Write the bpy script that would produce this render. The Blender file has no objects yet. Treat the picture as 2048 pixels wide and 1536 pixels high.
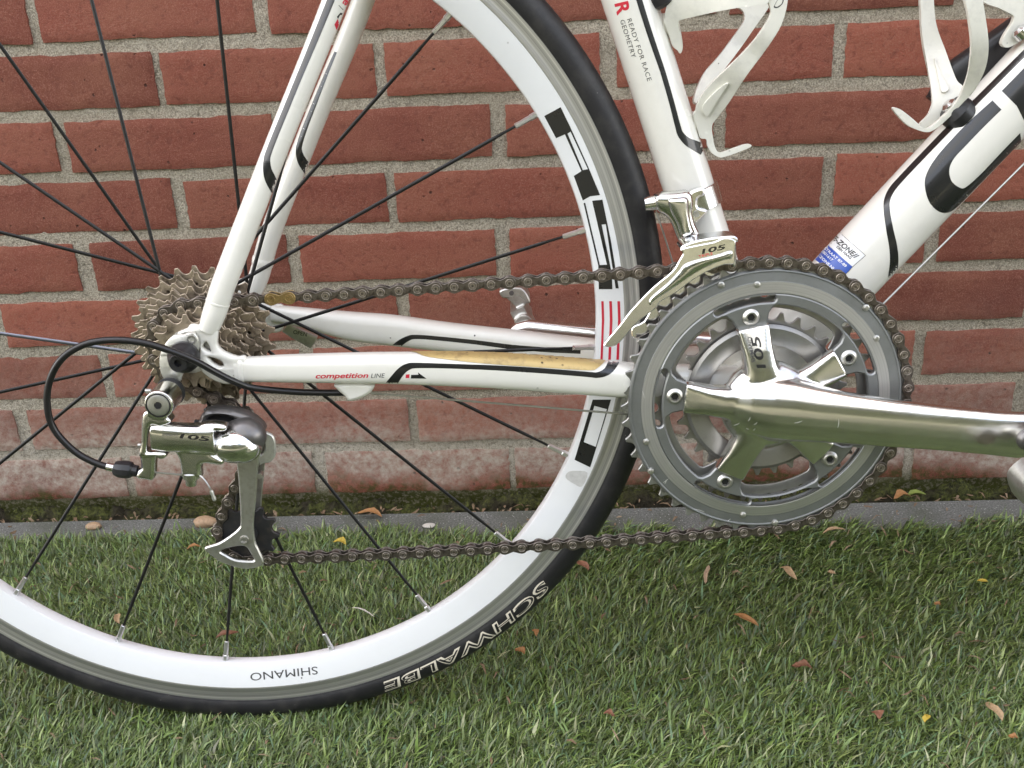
import bpy, bmesh, math, random
import numpy as np
from mathutils import Vector, Matrix
from mathutils.bvhtree import BVHTree

random.seed(7); np.random.seed(7)
scene = bpy.context.scene
COL = scene.collection
S = 0.001                                   # everything below is measured in millimetres

# ------------------------------------------------------------------ camera
FPX = 2192.1                                # focal length in pixels of a 2048 px wide picture
CAMP = np.array([230.99, -734.17, 615.31])
PITCH, ROLL, YAW = 0.41491, -0.04679, 0.01316
LEAN = 0.09048                              # the bicycle leans back towards the wall
def _rz(a): return np.array([[math.cos(a), -math.sin(a), 0], [math.sin(a), math.cos(a), 0], [0, 0, 1]])
_f = _rz(YAW) @ np.array([0, math.cos(PITCH), -math.sin(PITCH)])
_u = _rz(YAW) @ np.array([0, math.sin(PITCH), math.cos(PITCH)])
_r = np.cross(_f, _u)
CAMM = np.array([math.cos(ROLL)*_r + math.sin(ROLL)*_u, -math.sin(ROLL)*_r + math.cos(ROLL)*_u, _f])
cam_data = bpy.data.cameras.new('camera')
cam_data.sensor_width = 36.0
cam_data.lens = FPX/2048*36.0
cam_data.clip_start, cam_data.clip_end = 0.01, 300.0
cam = bpy.data.objects.new('camera', cam_data); COL.objects.link(cam)
cam.matrix_world = Matrix([[CAMM[0][i], CAMM[1][i], -CAMM[2][i], CAMP[i]*S] for i in range(3)] + [[0, 0, 0, 1]])
scene.camera = cam

# ------------------------------------------------------------------ sky, sun, exposure
SUN_ELEV, SUN_AZ = math.radians(50), math.radians(318)   # azimuth clockwise from +Y: behind the wall, to the left, so the bicycle stands in open shade
world = bpy.data.worlds.new('World'); scene.world = world; world.use_nodes = True
wn = world.node_tree; wn.nodes.clear()
sky = wn.nodes.new('ShaderNodeTexSky'); sky.sky_type = 'NISHITA'; sky.sun_disc = False
sky.sun_elevation = SUN_ELEV; sky.sun_rotation = SUN_AZ; sky.air_density = 1.0; sky.dust_density = 3.0; sky.ozone_density = 1.0
bg = wn.nodes.new('ShaderNodeBackground'); bg.inputs['Strength'].default_value = 0.15
wo = wn.nodes.new('ShaderNodeOutputWorld')
# broken white cloud drifting over the blue
bw_ = wn.nodes.new('ShaderNodeRGBToBW'); wn.links.new(sky.outputs[0], bw_.inputs[0])
cl_ = wn.nodes.new('ShaderNodeMix'); cl_.data_type = 'RGBA'; cl_.blend_type = 'MULTIPLY'; cl_.inputs[0].default_value = 1.0
cl_.inputs[7].default_value = (1.66, 1.61, 1.53, 1); wn.links.new(bw_.outputs[0], cl_.inputs[6])
tc_ = wn.nodes.new('ShaderNodeTexCoord'); nz_ = wn.nodes.new('ShaderNodeTexNoise'); nz_.inputs['Scale'].default_value = 2.6; nz_.inputs['Detail'].default_value = 6; nz_.inputs['Roughness'].default_value = 0.55
wn.links.new(tc_.outputs['Generated'], nz_.inputs['Vector'])
rp_ = wn.nodes.new('ShaderNodeValToRGB'); rp_.color_ramp.elements[0].position = 0.36; rp_.color_ramp.elements[1].position = 0.58; rp_.color_ramp.elements[0].color = (0.12, 0.12, 0.12, 1)
wn.links.new(nz_.outputs['Fac'], rp_.inputs[0])
mx_ = wn.nodes.new('ShaderNodeMix'); mx_.data_type = 'RGBA'; wn.links.new(rp_.outputs[0], mx_.inputs[0]); wn.links.new(sky.outputs[0], mx_.inputs[6]); wn.links.new(cl_.outputs[2], mx_.inputs[7])
wn.links.new(mx_.outputs[2], bg.inputs[0]); wn.links.new(bg.outputs[0], wo.inputs[0])
sun_data = bpy.data.lights.new('sun', 'SUN'); sun_data.energy = 2.4; sun_data.angle = math.radians(0.6); sun_data.color = (1.0, 0.93, 0.82)
sun = bpy.data.objects.new('sun', sun_data); COL.objects.link(sun)
sd = Vector((math.sin(SUN_AZ)*math.cos(SUN_ELEV), math.cos(SUN_AZ)*math.cos(SUN_ELEV), math.sin(SUN_ELEV)))
sun.rotation_euler = (-sd).to_track_quat('-Z', 'Y').to_euler(); sun.location = sd*5
scene.view_settings.view_transform = 'Standard'; scene.view_settings.look = 'None'
scene.view_settings.gamma = 1.0; scene.view_settings.exposure = 2.7
scene.view_settings.use_curve_mapping = False
try:
    scene.cycles.max_bounces = 8; scene.cycles.glossy_bounces = 4; scene.cycles.caustics_reflective = False
    scene.cycles.use_denoising = True
except Exception: pass

# ------------------------------------------------------------------ measuring: a pixel at a known depth becomes a point
CL, SL = math.cos(LEAN), math.sin(LEAN)
def to_bike(p): return np.array([p[0], CL*p[1]-SL*p[2], SL*p[1]+CL*p[2]])
def from_bike(p): return np.array([p[0], CL*p[1]+SL*p[2], -SL*p[1]+CL*p[2]])
EYE = to_bike(CAMP)
def ray(px, py): return to_bike(np.array([(px-1024)/FPX, -(py-768)/FPX, 1.0]) @ CAMM)
def at(px, py, y):
    d = ray(px, py); t = (y-EYE[1])/d[1]; return EYE+t*d
def on_ground(px, py, z=0.0):
    d = np.array([(px-1024)/FPX, -(py-768)/FPX, 1.0]) @ CAMM
    return CAMP + d*((z-CAMP[2])/d[2])
def crop(ox, oy, s): return lambda *pts: [(ox+x/s, oy+y/s) for x, y in pts]
R1 = crop(240, 500, 5.12); R2 = crop(80, 660, 4.096); R3 = crop(380, 780, 4.043); R4 = crop(1240, 350, 4.15)
R5 = crop(1240, 500, 2.695); R7 = crop(580, 560, 2.926); R8 = crop(1400, 720, 3.16); C4 = crop(1560, 100, 2.953)
S3 = crop(1180, 0, 3.84); G2 = crop(480, 0, 3.657); RW = crop(980, 150, 3.27); RB = crop(1000, 780, 3.656)
KK = crop(1440, 600, 3.84); QQ = crop(1740, 0, 5.487); PP = crop(1280, 0, 4.8); TT = crop(1620, 440, 10.97)
DD = crop(0, 560, 2.56); R6b = crop(0, 1120, 2.56); LP = crop(980, 560, 6.024)

# ------------------------------------------------------------------ materials
MATS = {}
def nodes(name):
    m = bpy.data.materials.new(name); m.use_nodes = True; MATS[name] = m
    nt = m.node_tree; b = nt.nodes['Principled BSDF']
    return m, nt, b
def N(nt, t, **kw):
    n = nt.nodes.new(t)
    for k, v in kw.items():
        if k in n.inputs: n.inputs[k].default_value = v
        else: setattr(n, k, v)
    return n
def ramp(nt, fac, stops):
    r = nt.nodes.new('ShaderNodeValToRGB'); e = r.color_ramp.elements
    while len(e) < len(stops): e.new(0.5)
    for i, (p, c) in enumerate(stops):
        e[i].position = p; e[i].color = (c, c, c, 1) if not hasattr(c, '__len__') else (*c, 1)
    nt.links.new(fac, r.inputs[0]); return r.outputs[0]
def mix(nt, fac, a, b, mode='MIX'):
    m = nt.nodes.new('ShaderNodeMix'); m.data_type = 'RGBA'; m.blend_type = mode
    if isinstance(fac, (int, float)): m.inputs[0].default_value = fac
    else: nt.links.new(fac, m.inputs[0])
    for i, v in ((6, a), (7, b)):
        if hasattr(v, '__len__'): m.inputs[i].default_value = (*v, 1)
        else: nt.links.new(v, m.inputs[i])
    return m.outputs[2]
def noise(nt, co, scale, detail=4, rough=0.55):
    n = N(nt, 'ShaderNodeTexNoise', Scale=scale, Detail=detail, Roughness=rough); nt.links.new(co, n.inputs['Vector']); return n.outputs['Fac']
def bump(nt, b, h, strength, dist):
    n = N(nt, 'ShaderNodeBump', Strength=strength, Distance=dist); nt.links.new(h, n.inputs['Height']); nt.links.new(n.outputs[0], b.inputs['Normal']); return n
def mth(nt, op, a, b=None, clamp=False):
    n = nt.nodes.new('ShaderNodeMath'); n.operation = op; n.use_clamp = clamp
    for i, v in ((0, a), (1, b)):
        if v is None: continue
        if isinstance(v, (int, float)): n.inputs[i].default_value = v
        else: nt.links.new(v, n.inputs[i])
    return n.outputs[0]
def simple(name, col, metal=0.0, rough=0.4, coat=0.0, var=0.12, scale=60.0, dirt=None, dirt_amt=0.5, bmp=0.0, bscale=900.0, rvar=0.1, dirt_scale=None):
    m, nt, b = nodes(name)
    co = N(nt, 'ShaderNodeTexCoord').outputs['Object']
    n1 = noise(nt, co, scale, 5)
    c = mix(nt, n1, tuple(x*(1-var) for x in col), tuple(min(1, x*(1+var)) for x in col))
    if dirt:
        n2 = noise(nt, co, dirt_scale or scale*2.3, 6, 0.65)
        f = mth(nt, 'MULTIPLY', ramp(nt, n2, [(0.48, 0.0), (0.66, 1.0)]), dirt_amt)
        c = mix(nt, f, c, dirt)
    nt.links.new(c, b.inputs['Base Color'])
    b.inputs['Metallic'].default_value = metal
    r = mth(nt, 'MULTIPLY_ADD', n1, rvar*2); r.node.inputs[2].default_value = rough-rvar
    nt.links.new(r, b.inputs['Roughness'])
    if coat: b.inputs['Coat Weight'].default_value = coat; b.inputs['Coat Roughness'].default_value = 0.06
    if bmp:
        bump(nt, b, noise(nt, co, bscale, 3), bmp, 0.0006)
    return m
simple('white_paint', (0.82, 0.80, 0.74), 0, 0.26, coat=0.7, var=0.03, scale=12, dirt=(0.50, 0.46, 0.38), dirt_amt=0.10, dirt_scale=45, rvar=0.05)
simple('white_rim', (0.82, 0.828, 0.835), 0, 0.3, coat=0.4, var=0.03, scale=14, dirt=(0.5, 0.48, 0.45), dirt_amt=0.06, rvar=0.05)
simple('white_plastic', (0.76, 0.745, 0.67), 0, 0.36, var=0.05, scale=25, dirt=(0.35, 0.34, 0.32), dirt_amt=0.22, dirt_scale=90, bmp=0.05)
simple('black_print', (0.012, 0.012, 0.013), 0, 0.3, coat=0.5, var=0.1)
simple('grey_print', (0.07, 0.068, 0.07), 0, 0.3, coat=0.5, var=0.1)
simple('red_print', (0.62, 0.02, 0.05), 0, 0.35, coat=0.4, var=0.05)
simple('blue_print', (0.03, 0.09, 0.42), 0, 0.35, coat=0.3, var=0.15)
simple('white_print', (0.82, 0.82, 0.82), 0, 0.35, coat=0.3, var=0.02)
simple('cream_print', (0.70, 0.64, 0.52), 0, 0.6, var=0.08)
simple('gold_guard', (0.52, 0.38, 0.16), 0.3, 0.42, coat=0.2, var=0.2, scale=30, dirt=(0.24, 0.17, 0.08), dirt_amt=0.7, dirt_scale=110, bmp=0.1)
simple('rubber', (0.0125, 0.012, 0.0135), 0, 0.5, var=0.3, scale=22, dirt=(0.05, 0.046, 0.042), dirt_amt=0.4, dirt_scale=70, bmp=0.15)
simple('black_plastic', (0.016, 0.016, 0.018), 0, 0.38, var=0.2, dirt=(0.05, 0.05, 0.05), dirt_amt=0.2)
simple('cable_black', (0.013, 0.012, 0.013), 0, 0.3, var=0.2, rvar=0.06)
simple('spoke_black', (0.022, 0.021, 0.021), 0.4, 0.35, var=0.3, scale=200)
simple('spoke_silver', (0.17, 0.175, 0.21), 0.8, 0.36, var=0.2, scale=200)
simple('nipple', (0.78, 0.78, 0.78), 0.9, 0.3, var=0.05)
simple('polished', (0.80, 0.79, 0.77), 1.0, 0.19, var=0.04, scale=38, rvar=0.08, dirt=(0.62, 0.61, 0.58), dirt_amt=0.25, dirt_scale=60, bmp=0.02, bscale=300)
simple('chrome', (0.78, 0.78, 0.775), 1.0, 0.16, var=0.05, rvar=0.04, dirt=(0.5, 0.48, 0.45), dirt_amt=0.25, dirt_scale=120)
simple('satin', (0.58, 0.57, 0.54), 0.9, 0.36, var=0.08, scale=70, dirt=(0.30, 0.27, 0.22), dirt_amt=0.35, dirt_scale=200, bmp=0.05)
simple('hanger_metal', (0.66, 0.65, 0.60), 0.6, 0.36, var=0.08, scale=70, dirt=(0.36, 0.33, 0.28), dirt_amt=0.3, dirt_scale=200, bmp=0.05)
simple('dark_metal', (0.17, 0.162, 0.16), 0.7, 0.34, var=0.15, dirt=(0.22, 0.21, 0.2), dirt_amt=0.2)
simple('ring_grey', (0.27, 0.277, 0.275), 0.7, 0.42, var=0.08, scale=50, dirt=(0.20, 0.20, 0.19), dirt_amt=0.25, dirt_scale=150)
simple('tooth_metal', (0.38, 0.375, 0.36), 0.8, 0.36, var=0.15, scale=90, dirt=(0.06, 0.055, 0.05), dirt_amt=0.6, dirt_scale=160)
simple('inner_ring', (0.40, 0.39, 0.375), 0.8, 0.38, var=0.1, scale=60, dirt=(0.20, 0.19, 0.17), dirt_amt=0.4, dirt_scale=60)
simple('sprocket_metal', (0.40, 0.33, 0.25), 0.7, 0.38, var=0.15, scale=60, dirt=(0.06, 0.042, 0.028), dirt_amt=0.85, dirt_scale=85, bmp=0.05, bscale=700)
simple('chain_metal', (0.165, 0.142, 0.122), 0.8, 0.32, var=0.35, scale=120, dirt=(0.045, 0.034, 0.025), dirt_amt=0.75, dirt_scale=260, bmp=0.2, bscale=900)
simple('chain_pin', (0.36, 0.315, 0.27), 0.85, 0.32, var=0.25, scale=200, dirt=(0.06, 0.05, 0.04), dirt_amt=0.6, dirt_scale=500)
simple('gold_link', (0.38, 0.27, 0.12), 0.85, 0.32, var=0.2, scale=200, dirt=(0.12, 0.08, 0.04), dirt_amt=0.5, dirt_scale=400)
simple('pulley', (0.02, 0.02, 0.021), 0, 0.5, var=0.3, dirt=(0.06, 0.05, 0.04), dirt_amt=0.5)
simple('wire', (0.55, 0.54, 0.52), 0.9, 0.32, var=0.2, scale=400)

def chips(name, scale, col, lo=0.045):
    # tiny knocks in the paint
    nt = MATS[name].node_tree; b = nt.nodes['Principled BSDF']; old = b.inputs['Base Color'].links[0].from_socket
    co = N(nt, 'ShaderNodeTexCoord').outputs['Object']
    v = N(nt, 'ShaderNodeTexVoronoi', Scale=scale); nt.links.new(co, v.inputs['Vector'])
    g = ramp(nt, noise(nt, co, 17, 3), [(0.52, 0), (0.60, 1)])
    f = mth(nt, 'MULTIPLY', ramp(nt, v.outputs['Distance'], [(lo, 1), (lo*1.4, 0)]), g)
    nt.links.new(mix(nt, f, old, col), b.inputs['Base Color'])
chips('white_paint', 75, (0.10, 0.09, 0.08), 0.055); chips('white_rim', 60, (0.2, 0.19, 0.18), 0.035); chips('gold_guard', 160, (0.07, 0.05, 0.02), 0.13); chips('rubber', 130, (0.22, 0.21, 0.19), 0.045); chips('white_plastic', 90, (0.2, 0.19, 0.17), 0.05)

def brushed(name, col, rough, lo, hi, scale):
    # machined surface: fine rings about the part's own axle
    m, nt, b = nodes(name)
    co = N(nt, 'ShaderNodeTexCoord').outputs['Object']
    sp = N(nt, 'ShaderNodeSeparateXYZ'); nt.links.new(co, sp.inputs[0])
    r = mth(nt, 'SQRT', mth(nt, 'ADD', mth(nt, 'MULTIPLY', sp.outputs[0], sp.outputs[0]), mth(nt, 'MULTIPLY', sp.outputs[2], sp.outputs[2])))
    cb = N(nt, 'ShaderNodeCombineXYZ'); nt.links.new(r, cb.inputs[0])
    n = ramp(nt, noise(nt, cb.outputs[0], scale, 3, 0.7), [(0.32, 0), (0.68, 1)])
    big = noise(nt, co, 30, 4)
    c = mix(nt, n, tuple(x*lo for x in col), tuple(x*hi for x in col))
    c = mix(nt, mth(nt, 'MULTIPLY', big, 0.35), c, tuple(x*0.7 for x in col))
    nt.links.new(c, b.inputs['Base Color']); b.inputs['Metallic'].default_value = 0.8; b.inputs['Roughness'].default_value = rough
    b.inputs['Anisotropic'].default_value = 0.7
    tg = N(nt, 'ShaderNodeTangent', direction_type='RADIAL', axis='Y'); nt.links.new(tg.outputs[0], b.inputs['Tangent'])
    bump(nt, b, n, 0.15, 0.0003)
    return m
brushed('brake_track', (0.64, 0.63, 0.60), 0.36, 0.35, 1.35, 420)
brushed('ring_band', (0.62, 0.61, 0.59), 0.33, 0.75, 1.15, 900)

# ------------------------------------------------------------------ mesh helpers
def setp(o, **kw):
    for k, v in kw.items(): o[k] = v
    return o
def empty(name, parent=None, loc=(0, 0, 0)):
    o = bpy.data.objects.new(name, None); o.empty_display_size = 0.02; COL.objects.link(o); o.parent = parent; o.location = loc; return o
def link(name, me, parent): 
    o = bpy.data.objects.new(name, me); COL.objects.link(o); o.parent = parent; return o
def to_mesh(name, verts, faces, mat, smooth=True, angle=38):
    me = bpy.data.meshes.new(name)
    me.from_pydata((np.asarray(verts, float)*S).tolist(), [], [list(map(int, f)) for f in faces]); me.update()
    bm = bmesh.new(); bm.from_mesh(me); bmesh.ops.recalc_face_normals(bm, faces=bm.faces); bm.to_mesh(me); bm.free()
    me.materials.append(MATS[mat])
    if smooth: shade(me, angle)
    return me
def shade(me, angle=38):
    me.polygons.foreach_set('use_smooth', [True]*len(me.polygons))
    bm = bmesh.new(); bm.from_mesh(me); a = math.radians(angle)
    for e in bm.edges:
        e.smooth = not (len(e.link_faces) == 2 and e.calc_face_angle(0) > a)
    bm.to_mesh(me); bm.free()
def part(name, vf, mat, parent, smooth=True, angle=38):
    return link(name, to_mesh(name, vf[0], vf[1], mat, smooth, angle), parent)
def join(*vfs):
    V, F, o = [], [], 0
    for v, f in vfs:
        V += [tuple(p) for p in v]; F += [[i+o for i in q] for q in f]; o += len(v)
    return V, F
def spl(pts, n=8, closed=False):
    P = np.asarray(pts, float); m = len(P); out = []
    rng = range(m) if closed else range(m-1)
    for i in rng:
        if closed: a, b, c, d = P[(i-1) % m], P[i], P[(i+1) % m], P[(i+2) % m]
        else: a, b, c, d = P[max(i-1, 0)], P[i], P[i+1], P[min(i+2, m-1)]
        for k in range(n):
            t = k/n
            out.append(0.5*((2*b)+(-a+c)*t+(2*a-5*b+4*c-d)*t*t+(-a+3*b-3*c+d)*t**3))
    if not closed: out.append(P[-1])
    return np.array(out)
def loft(rings, cap=True, closed=False):
    rings = [np.asarray(r, float) for r in rings]; n = len(rings[0]); V = np.concatenate(rings).tolist(); F = []
    m = len(rings)
    for i in range(m if closed else m-1):
        a, b = i*n, ((i+1) % m)*n
        for j in range(n): F.append((a+j, a+(j+1) % n, b+(j+1) % n, b+j))
    if cap and not closed: F.append(list(range(n))[::-1]); F.append(list(range((m-1)*n, m*n)))
    return V, F
def tube(path, ra, rb=None, n=20, e=2.0, cap=True, ref=(0, 1, 0)):
    """sweep a (super)ellipse: ra lies across the path, rb along ref (the bicycle's Y)"""
    P = np.asarray(path, float); m = len(P)
    ra = np.broadcast_to(np.asarray(ra, float), (m,)); rb = ra if rb is None else np.broadcast_to(np.asarray(rb, float), (m,))
    T = np.gradient(P, axis=0); T /= np.linalg.norm(T, axis=1)[:, None]
    rings = []; th = np.linspace(0, 2*np.pi, n, endpoint=False)
    cx = np.sign(np.cos(th))*np.abs(np.cos(th))**(2/e); sy = np.sign(np.sin(th))*np.abs(np.sin(th))**(2/e)
    ref = np.asarray(ref, float)
    for i in range(m):
        r = ref-T[i]*(ref@T[i])
        if np.linalg.norm(r) < 0.25: r = np.array([1., 0, 0])-T[i]*T[i][0]
        r /= np.linalg.norm(r); a = np.cross(T[i], r)
        rings.append(P[i]+np.outer(cx, a)*ra[i]+np.outer(sy, r)*rb[i])
    return loft(rings, cap)
def wire(path, r, n=10, cap=True):
    """round tube with parallel transported frame"""
    P = np.asarray(path, float); m = len(P); r = np.broadcast_to(np.asarray(r, float), (m,))
    T = np.gradient(P, axis=0); T /= np.linalg.norm(T, axis=1)[:, None]
    a = np.cross(T[0], [0.3, 1, 0.2]); a /= np.linalg.norm(a); th = np.linspace(0, 2*np.pi, n, endpoint=False); rings = []
    for i in range(m):
        a = a-T[i]*(a@T[i]); a /= np.linalg.norm(a); b = np.cross(T[i], a)
        rings.append(P[i]+(np.outer(np.cos(th), a)+np.outer(np.sin(th), b))*r[i])
    return loft(rings, cap)
def lathe(profile, cx=0, cz=0, n=48, closed=False):
    """profile of (y, r) turned about an axle along Y"""
    th = np.linspace(0, 2*np.pi, n, endpoint=False)
    rings = [np.c_[cx+r*np.cos(th), np.full(n, y), cz+r*np.sin(th)] for y, r in profile]
    return loft(rings, cap=not closed, closed=closed)
def circle(cx, cz, r, n=20, a0=0): return [(cx+r*math.cos(a0+2*math.pi*k/n), cz+r*math.sin(a0+2*math.pi*k/n)) for k in range(n)]
def fill2d(loops):
    """triangulate loops (even-odd) -> 2D verts, tris"""
    cu = bpy.data.curves.new('t', 'CURVE'); cu.dimensions = '2D'; cu.fill_mode = 'BOTH'
    for lp in loops:
        s = cu.splines.new('POLY'); s.points.add(len(lp)-1)
        s.points.foreach_set('co', np.c_[np.asarray(lp, float)[:, :2], np.zeros(len(lp)), np.ones(len(lp))].ravel()); s.use_cyclic_u = True
    ob = bpy.data.objects.new('t', cu); me = bpy.data.meshes.new_from_object(ob)
    V = [(v.co.x, v.co.y) for v in me.vertices]; F = [list(p.vertices) for p in me.polygons]
    bpy.data.objects.remove(ob); bpy.data.curves.remove(cu); bpy.data.meshes.remove(me)
    return V, F
def plate(loops, y0, y1, bevel=0.0):
    """flat part: outline (and holes) in the X-Z plane, thick from y0 to y1, with a small chamfer"""
    cu = bpy.data.curves.new('t', 'CURVE'); cu.dimensions = '2D'; cu.fill_mode = 'BOTH'
    h = abs(y1-y0)/2; bevel = min(bevel, h*0.9)
    cu.extrude = h-bevel; cu.bevel_depth = bevel; cu.bevel_resolution = 0; cu.offset = -bevel
    for lp in loops:
        s = cu.splines.new('POLY'); s.points.add(len(lp)-1)
        s.points.foreach_set('co', np.c_[np.asarray(lp, float)[:, :2], np.zeros(len(lp)), np.ones(len(lp))].ravel()); s.use_cyclic_u = True
    ob = bpy.data.objects.new('t', cu); me = bpy.data.meshes.new_from_object(ob)
    bm = bmesh.new(); bm.from_mesh(me); bmesh.ops.remove_doubles(bm, verts=bm.verts, dist=1e-3)
    yc = (y0+y1)/2
    V = [(v.co.x, yc-v.co.z, v.co.y) for v in bm.verts]; bm.verts.index_update(); F = [[v.index for v in f.verts] for f in bm.faces]
    bm.free(); bpy.data.objects.remove(ob); bpy.data.curves.remove(cu); bpy.data.meshes.remove(me)
    return V, F
def px_loop(pts, y): return [tuple(at(x, z, y)[[0, 2]]) for x, z in pts]
def cut_grid(V, F, sx, sy=None):
    """cut flat triangles on a grid so that they can be bent"""
    sy = sy or sx
    bm = bmesh.new(); vs = [bm.verts.new((x, y, 0)) for x, y in V]
    for f in F:
        try: bm.faces.new([vs[i] for i in f])
        except ValueError: pass
    P = np.array(V)
    for ax, st in ((0, sx), (1, sy)):
        lo, hi = P[:, ax].min(), P[:, ax].max(); k = math.ceil(lo/st)
        while k*st < hi:
            co = [0, 0, 0]; no = [0, 0, 0]; co[ax] = k*st; no[ax] = 1
            bmesh.ops.bisect_plane(bm, geom=bm.verts[:]+bm.edges[:]+bm.faces[:], plane_co=co, plane_no=no, dist=1e-5); k += 1
    bm.verts.index_update()
    out = [(v.co.x, v.co.y) for v in bm.verts], [[v.index for v in f.verts] for f in bm.faces]
    bm.free(); return out
def text2d(s, shear=0.0, bold=0.0, spacing=1.0):
    cu = bpy.data.curves.new('t', 'FONT'); cu.body = s; cu.size = 1.0; cu.shear = shear; cu.offset = bold; cu.space_character = spacing
    cu.resolution_u = 4
    ob = bpy.data.objects.new('t', cu); me = bpy.data.meshes.new_from_object(ob)
    V = np.array([(v.co.x, v.co.y) for v in me.vertices]); F = [list(p.vertices) for p in me.polygons]
    bpy.data.objects.remove(ob); bpy.data.curves.remove(cu); bpy.data.meshes.remove(me)
    return V, F
def text_px(s, p0, p1, h, shear=0.0, bold=0.0, spacing=1.0):
    """lettering from p0 to p1 along its baseline, capitals h high, as 2D shapes in picture units"""
    V, F = text2d(s, shear, bold, spacing); V = V.copy()
    x0, x1 = V[:, 0].min(), V[:, 0].max(); p0, p1 = np.array(p0, float), np.array(p1, float)
    u = p1-p0; L = np.linalg.norm(u); u /= L; up = np.array([u[1], -u[0]])
    X = (V[:, 0]-x0)/(x1-x0)*L; Y = V[:, 1]/0.69*h
    return [tuple(p0+u*a+up*b) for a, b in zip(X, Y)], F
def bvh_of(objs):
    V, F = [], []
    for o in objs:
        k = len(V); V += [v.co/S for v in o.data.vertices]; F += [[i+k for i in p.vertices] for p in o.data.polygons]
    return BVHTree.FromPolygons(V, F)
def decal(name, shape, target, mat, parent, lift=0.12, step=5.0):
    """lay a flat print (picture units) onto the surface it is printed on"""
    V, F = cut_grid(shape[0], shape[1], step)
    out, ok = [], []
    e = Vector(EYE)
    for x, y in V:
        d = Vector(ray(x, y)).normalized(); loc, no, _, _ = target.ray_cast(e, d)
        if loc is None: out.append((0, 0, 0)); ok.append(False); continue
        if no.dot(d) > 0: no = -no
        out.append(tuple(loc+no*lift)); ok.append(True)
    F2 = []
    for f in F:
        if not all(ok[i] for i in f): continue
        q = np.array([out[i] for i in f])
        if np.ptp(q[:, 1]) > 30: continue
        F2.append(f)
    used = sorted({i for f in F2 for i in f}); mp = {k: i for i, k in enumerate(used)}
    if not used: return None
    return part(name, ([out[i] for i in used], [[mp[i] for i in f] for f in F2]), mat, parent, True, 180)
def stroke(pts, widths, n=6):
    P = spl([(*p, w) for p, w in zip(pts, widths)], n); W = P[:, 2]; P = P[:, :2]
    T = np.gradient(P, axis=0); T /= np.linalg.norm(T, axis=1)[:, None]; Nn = np.c_[-T[:, 1], T[:, 0]]
    L, R = P+Nn*W[:, None]/2, P-Nn*W[:, None]/2; m = len(P)
    return [tuple(p) for p in L]+[tuple(p) for p in R], [[i, i+1, m+i+1, m+i] for i in range(m-1)]
def sheet(name, loop, depth, thick, mat, parent, step=6.0, n=4):
    """a moulded sheet: outline in picture units, each point at its own depth, given a thickness"""
    lp = spl(loop, n, True) if n > 1 else np.array(loop, float)
    V, F = fill2d([lp]); V, F = cut_grid(V, F, step)
    P = np.array([at(x, y, depth(x, y)) for x, y in V])
    bm = bmesh.new(); vs = [bm.verts.new(p) for p in P]
    for f in F:
        try: bm.faces.new([vs[i] for i in f])
        except ValueError: pass
    bmesh.ops.recalc_face_normals(bm, faces=bm.faces)
    bmesh.ops.triangulate(bm, faces=[f for f in bm.faces if len(f.verts) > 4])
    me = bpy.data.meshes.new(name); bm.to_mesh(me); bm.free()
    ob = bpy.data.objects.new('t', me); COL.objects.link(ob)
    md = ob.modifiers.new('s', 'SOLIDIFY'); md.thickness = thick; md.offset = 0
    bv = ob.modifiers.new('b', 'BEVEL'); bv.width = thick*0.3; bv.segments = 2; bv.limit_method = 'ANGLE'; bv.angle_limit = math.radians(50)
    return bake(name, ob, mat, parent, 60)
def bake(name, ob, mat, parent, angle=38):
    bpy.context.view_layer.update()
    dg = bpy.context.evaluated_depsgraph_get()
    me = bpy.data.meshes.new_from_object(ob.evaluated_get(dg))
    bpy.data.objects.remove(ob)
    me.transform(Matrix.Scale(S, 4)); me.name = name; me.materials.clear(); me.materials.append(MATS[mat])
    shade(me, angle); return link(name, me, parent)
def blob(name, vfs, mat, parent, voxel=0.9, smooth=6, factor=0.5, angle=70):
    """weld overlapping forms into one cast shape"""
    V, F = join(*vfs); me = bpy.data.meshes.new('t'); me.from_pydata([tuple(map(float, v)) for v in V], [], [list(map(int, f)) for f in F]); me.update()
    bm = bmesh.new(); bm.from_mesh(me); bmesh.ops.recalc_face_normals(bm, faces=bm.faces); bm.to_mesh(me); bm.free()
    ob = bpy.data.objects.new('t', me); COL.objects.link(ob)
    r = ob.modifiers.new('r', 'REMESH'); r.mode = 'VOXEL'; r.voxel_size = voxel; r.use_smooth_shade = True
    if smooth: s = ob.modifiers.new('s', 'SMOOTH'); s.iterations = smooth; s.factor = factor
    return bake(name, ob, mat, parent, angle)
def box(c, h, rot=0.0):
    """box by centre and half sizes, turned about Y"""
    c = np.asarray(c, float); ca, sa = math.cos(rot), math.sin(rot); V = []
    for sx in (-1, 1):
        for sy in (-1, 1):
            for sz in (-1, 1):
                x, z = sx*h[0], sz*h[2]; V.append((c[0]+x*ca-z*sa, c[1]+sy*h[1], c[2]+x*sa+z*ca))
    return V, [(0, 1, 3, 2), (4, 6, 7, 5), (0, 4, 5, 1), (2, 3, 7, 6), (0, 2, 6, 4), (1, 5, 7, 3)]
def ball(c, r, n=16):
    """ellipsoid"""
    rings = []; th = np.linspace(0, 2*np.pi, n*2, endpoint=False)
    for k in range(1, n):
        p = math.pi*k/n
        rings.append(np.c_[c[0]+r[0]*math.sin(p)*np.cos(th), c[1]+r[1]*math.sin(p)*np.sin(th), np.full(2*n, c[2]+r[2]*math.cos(p))])
    return loft(rings)
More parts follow.
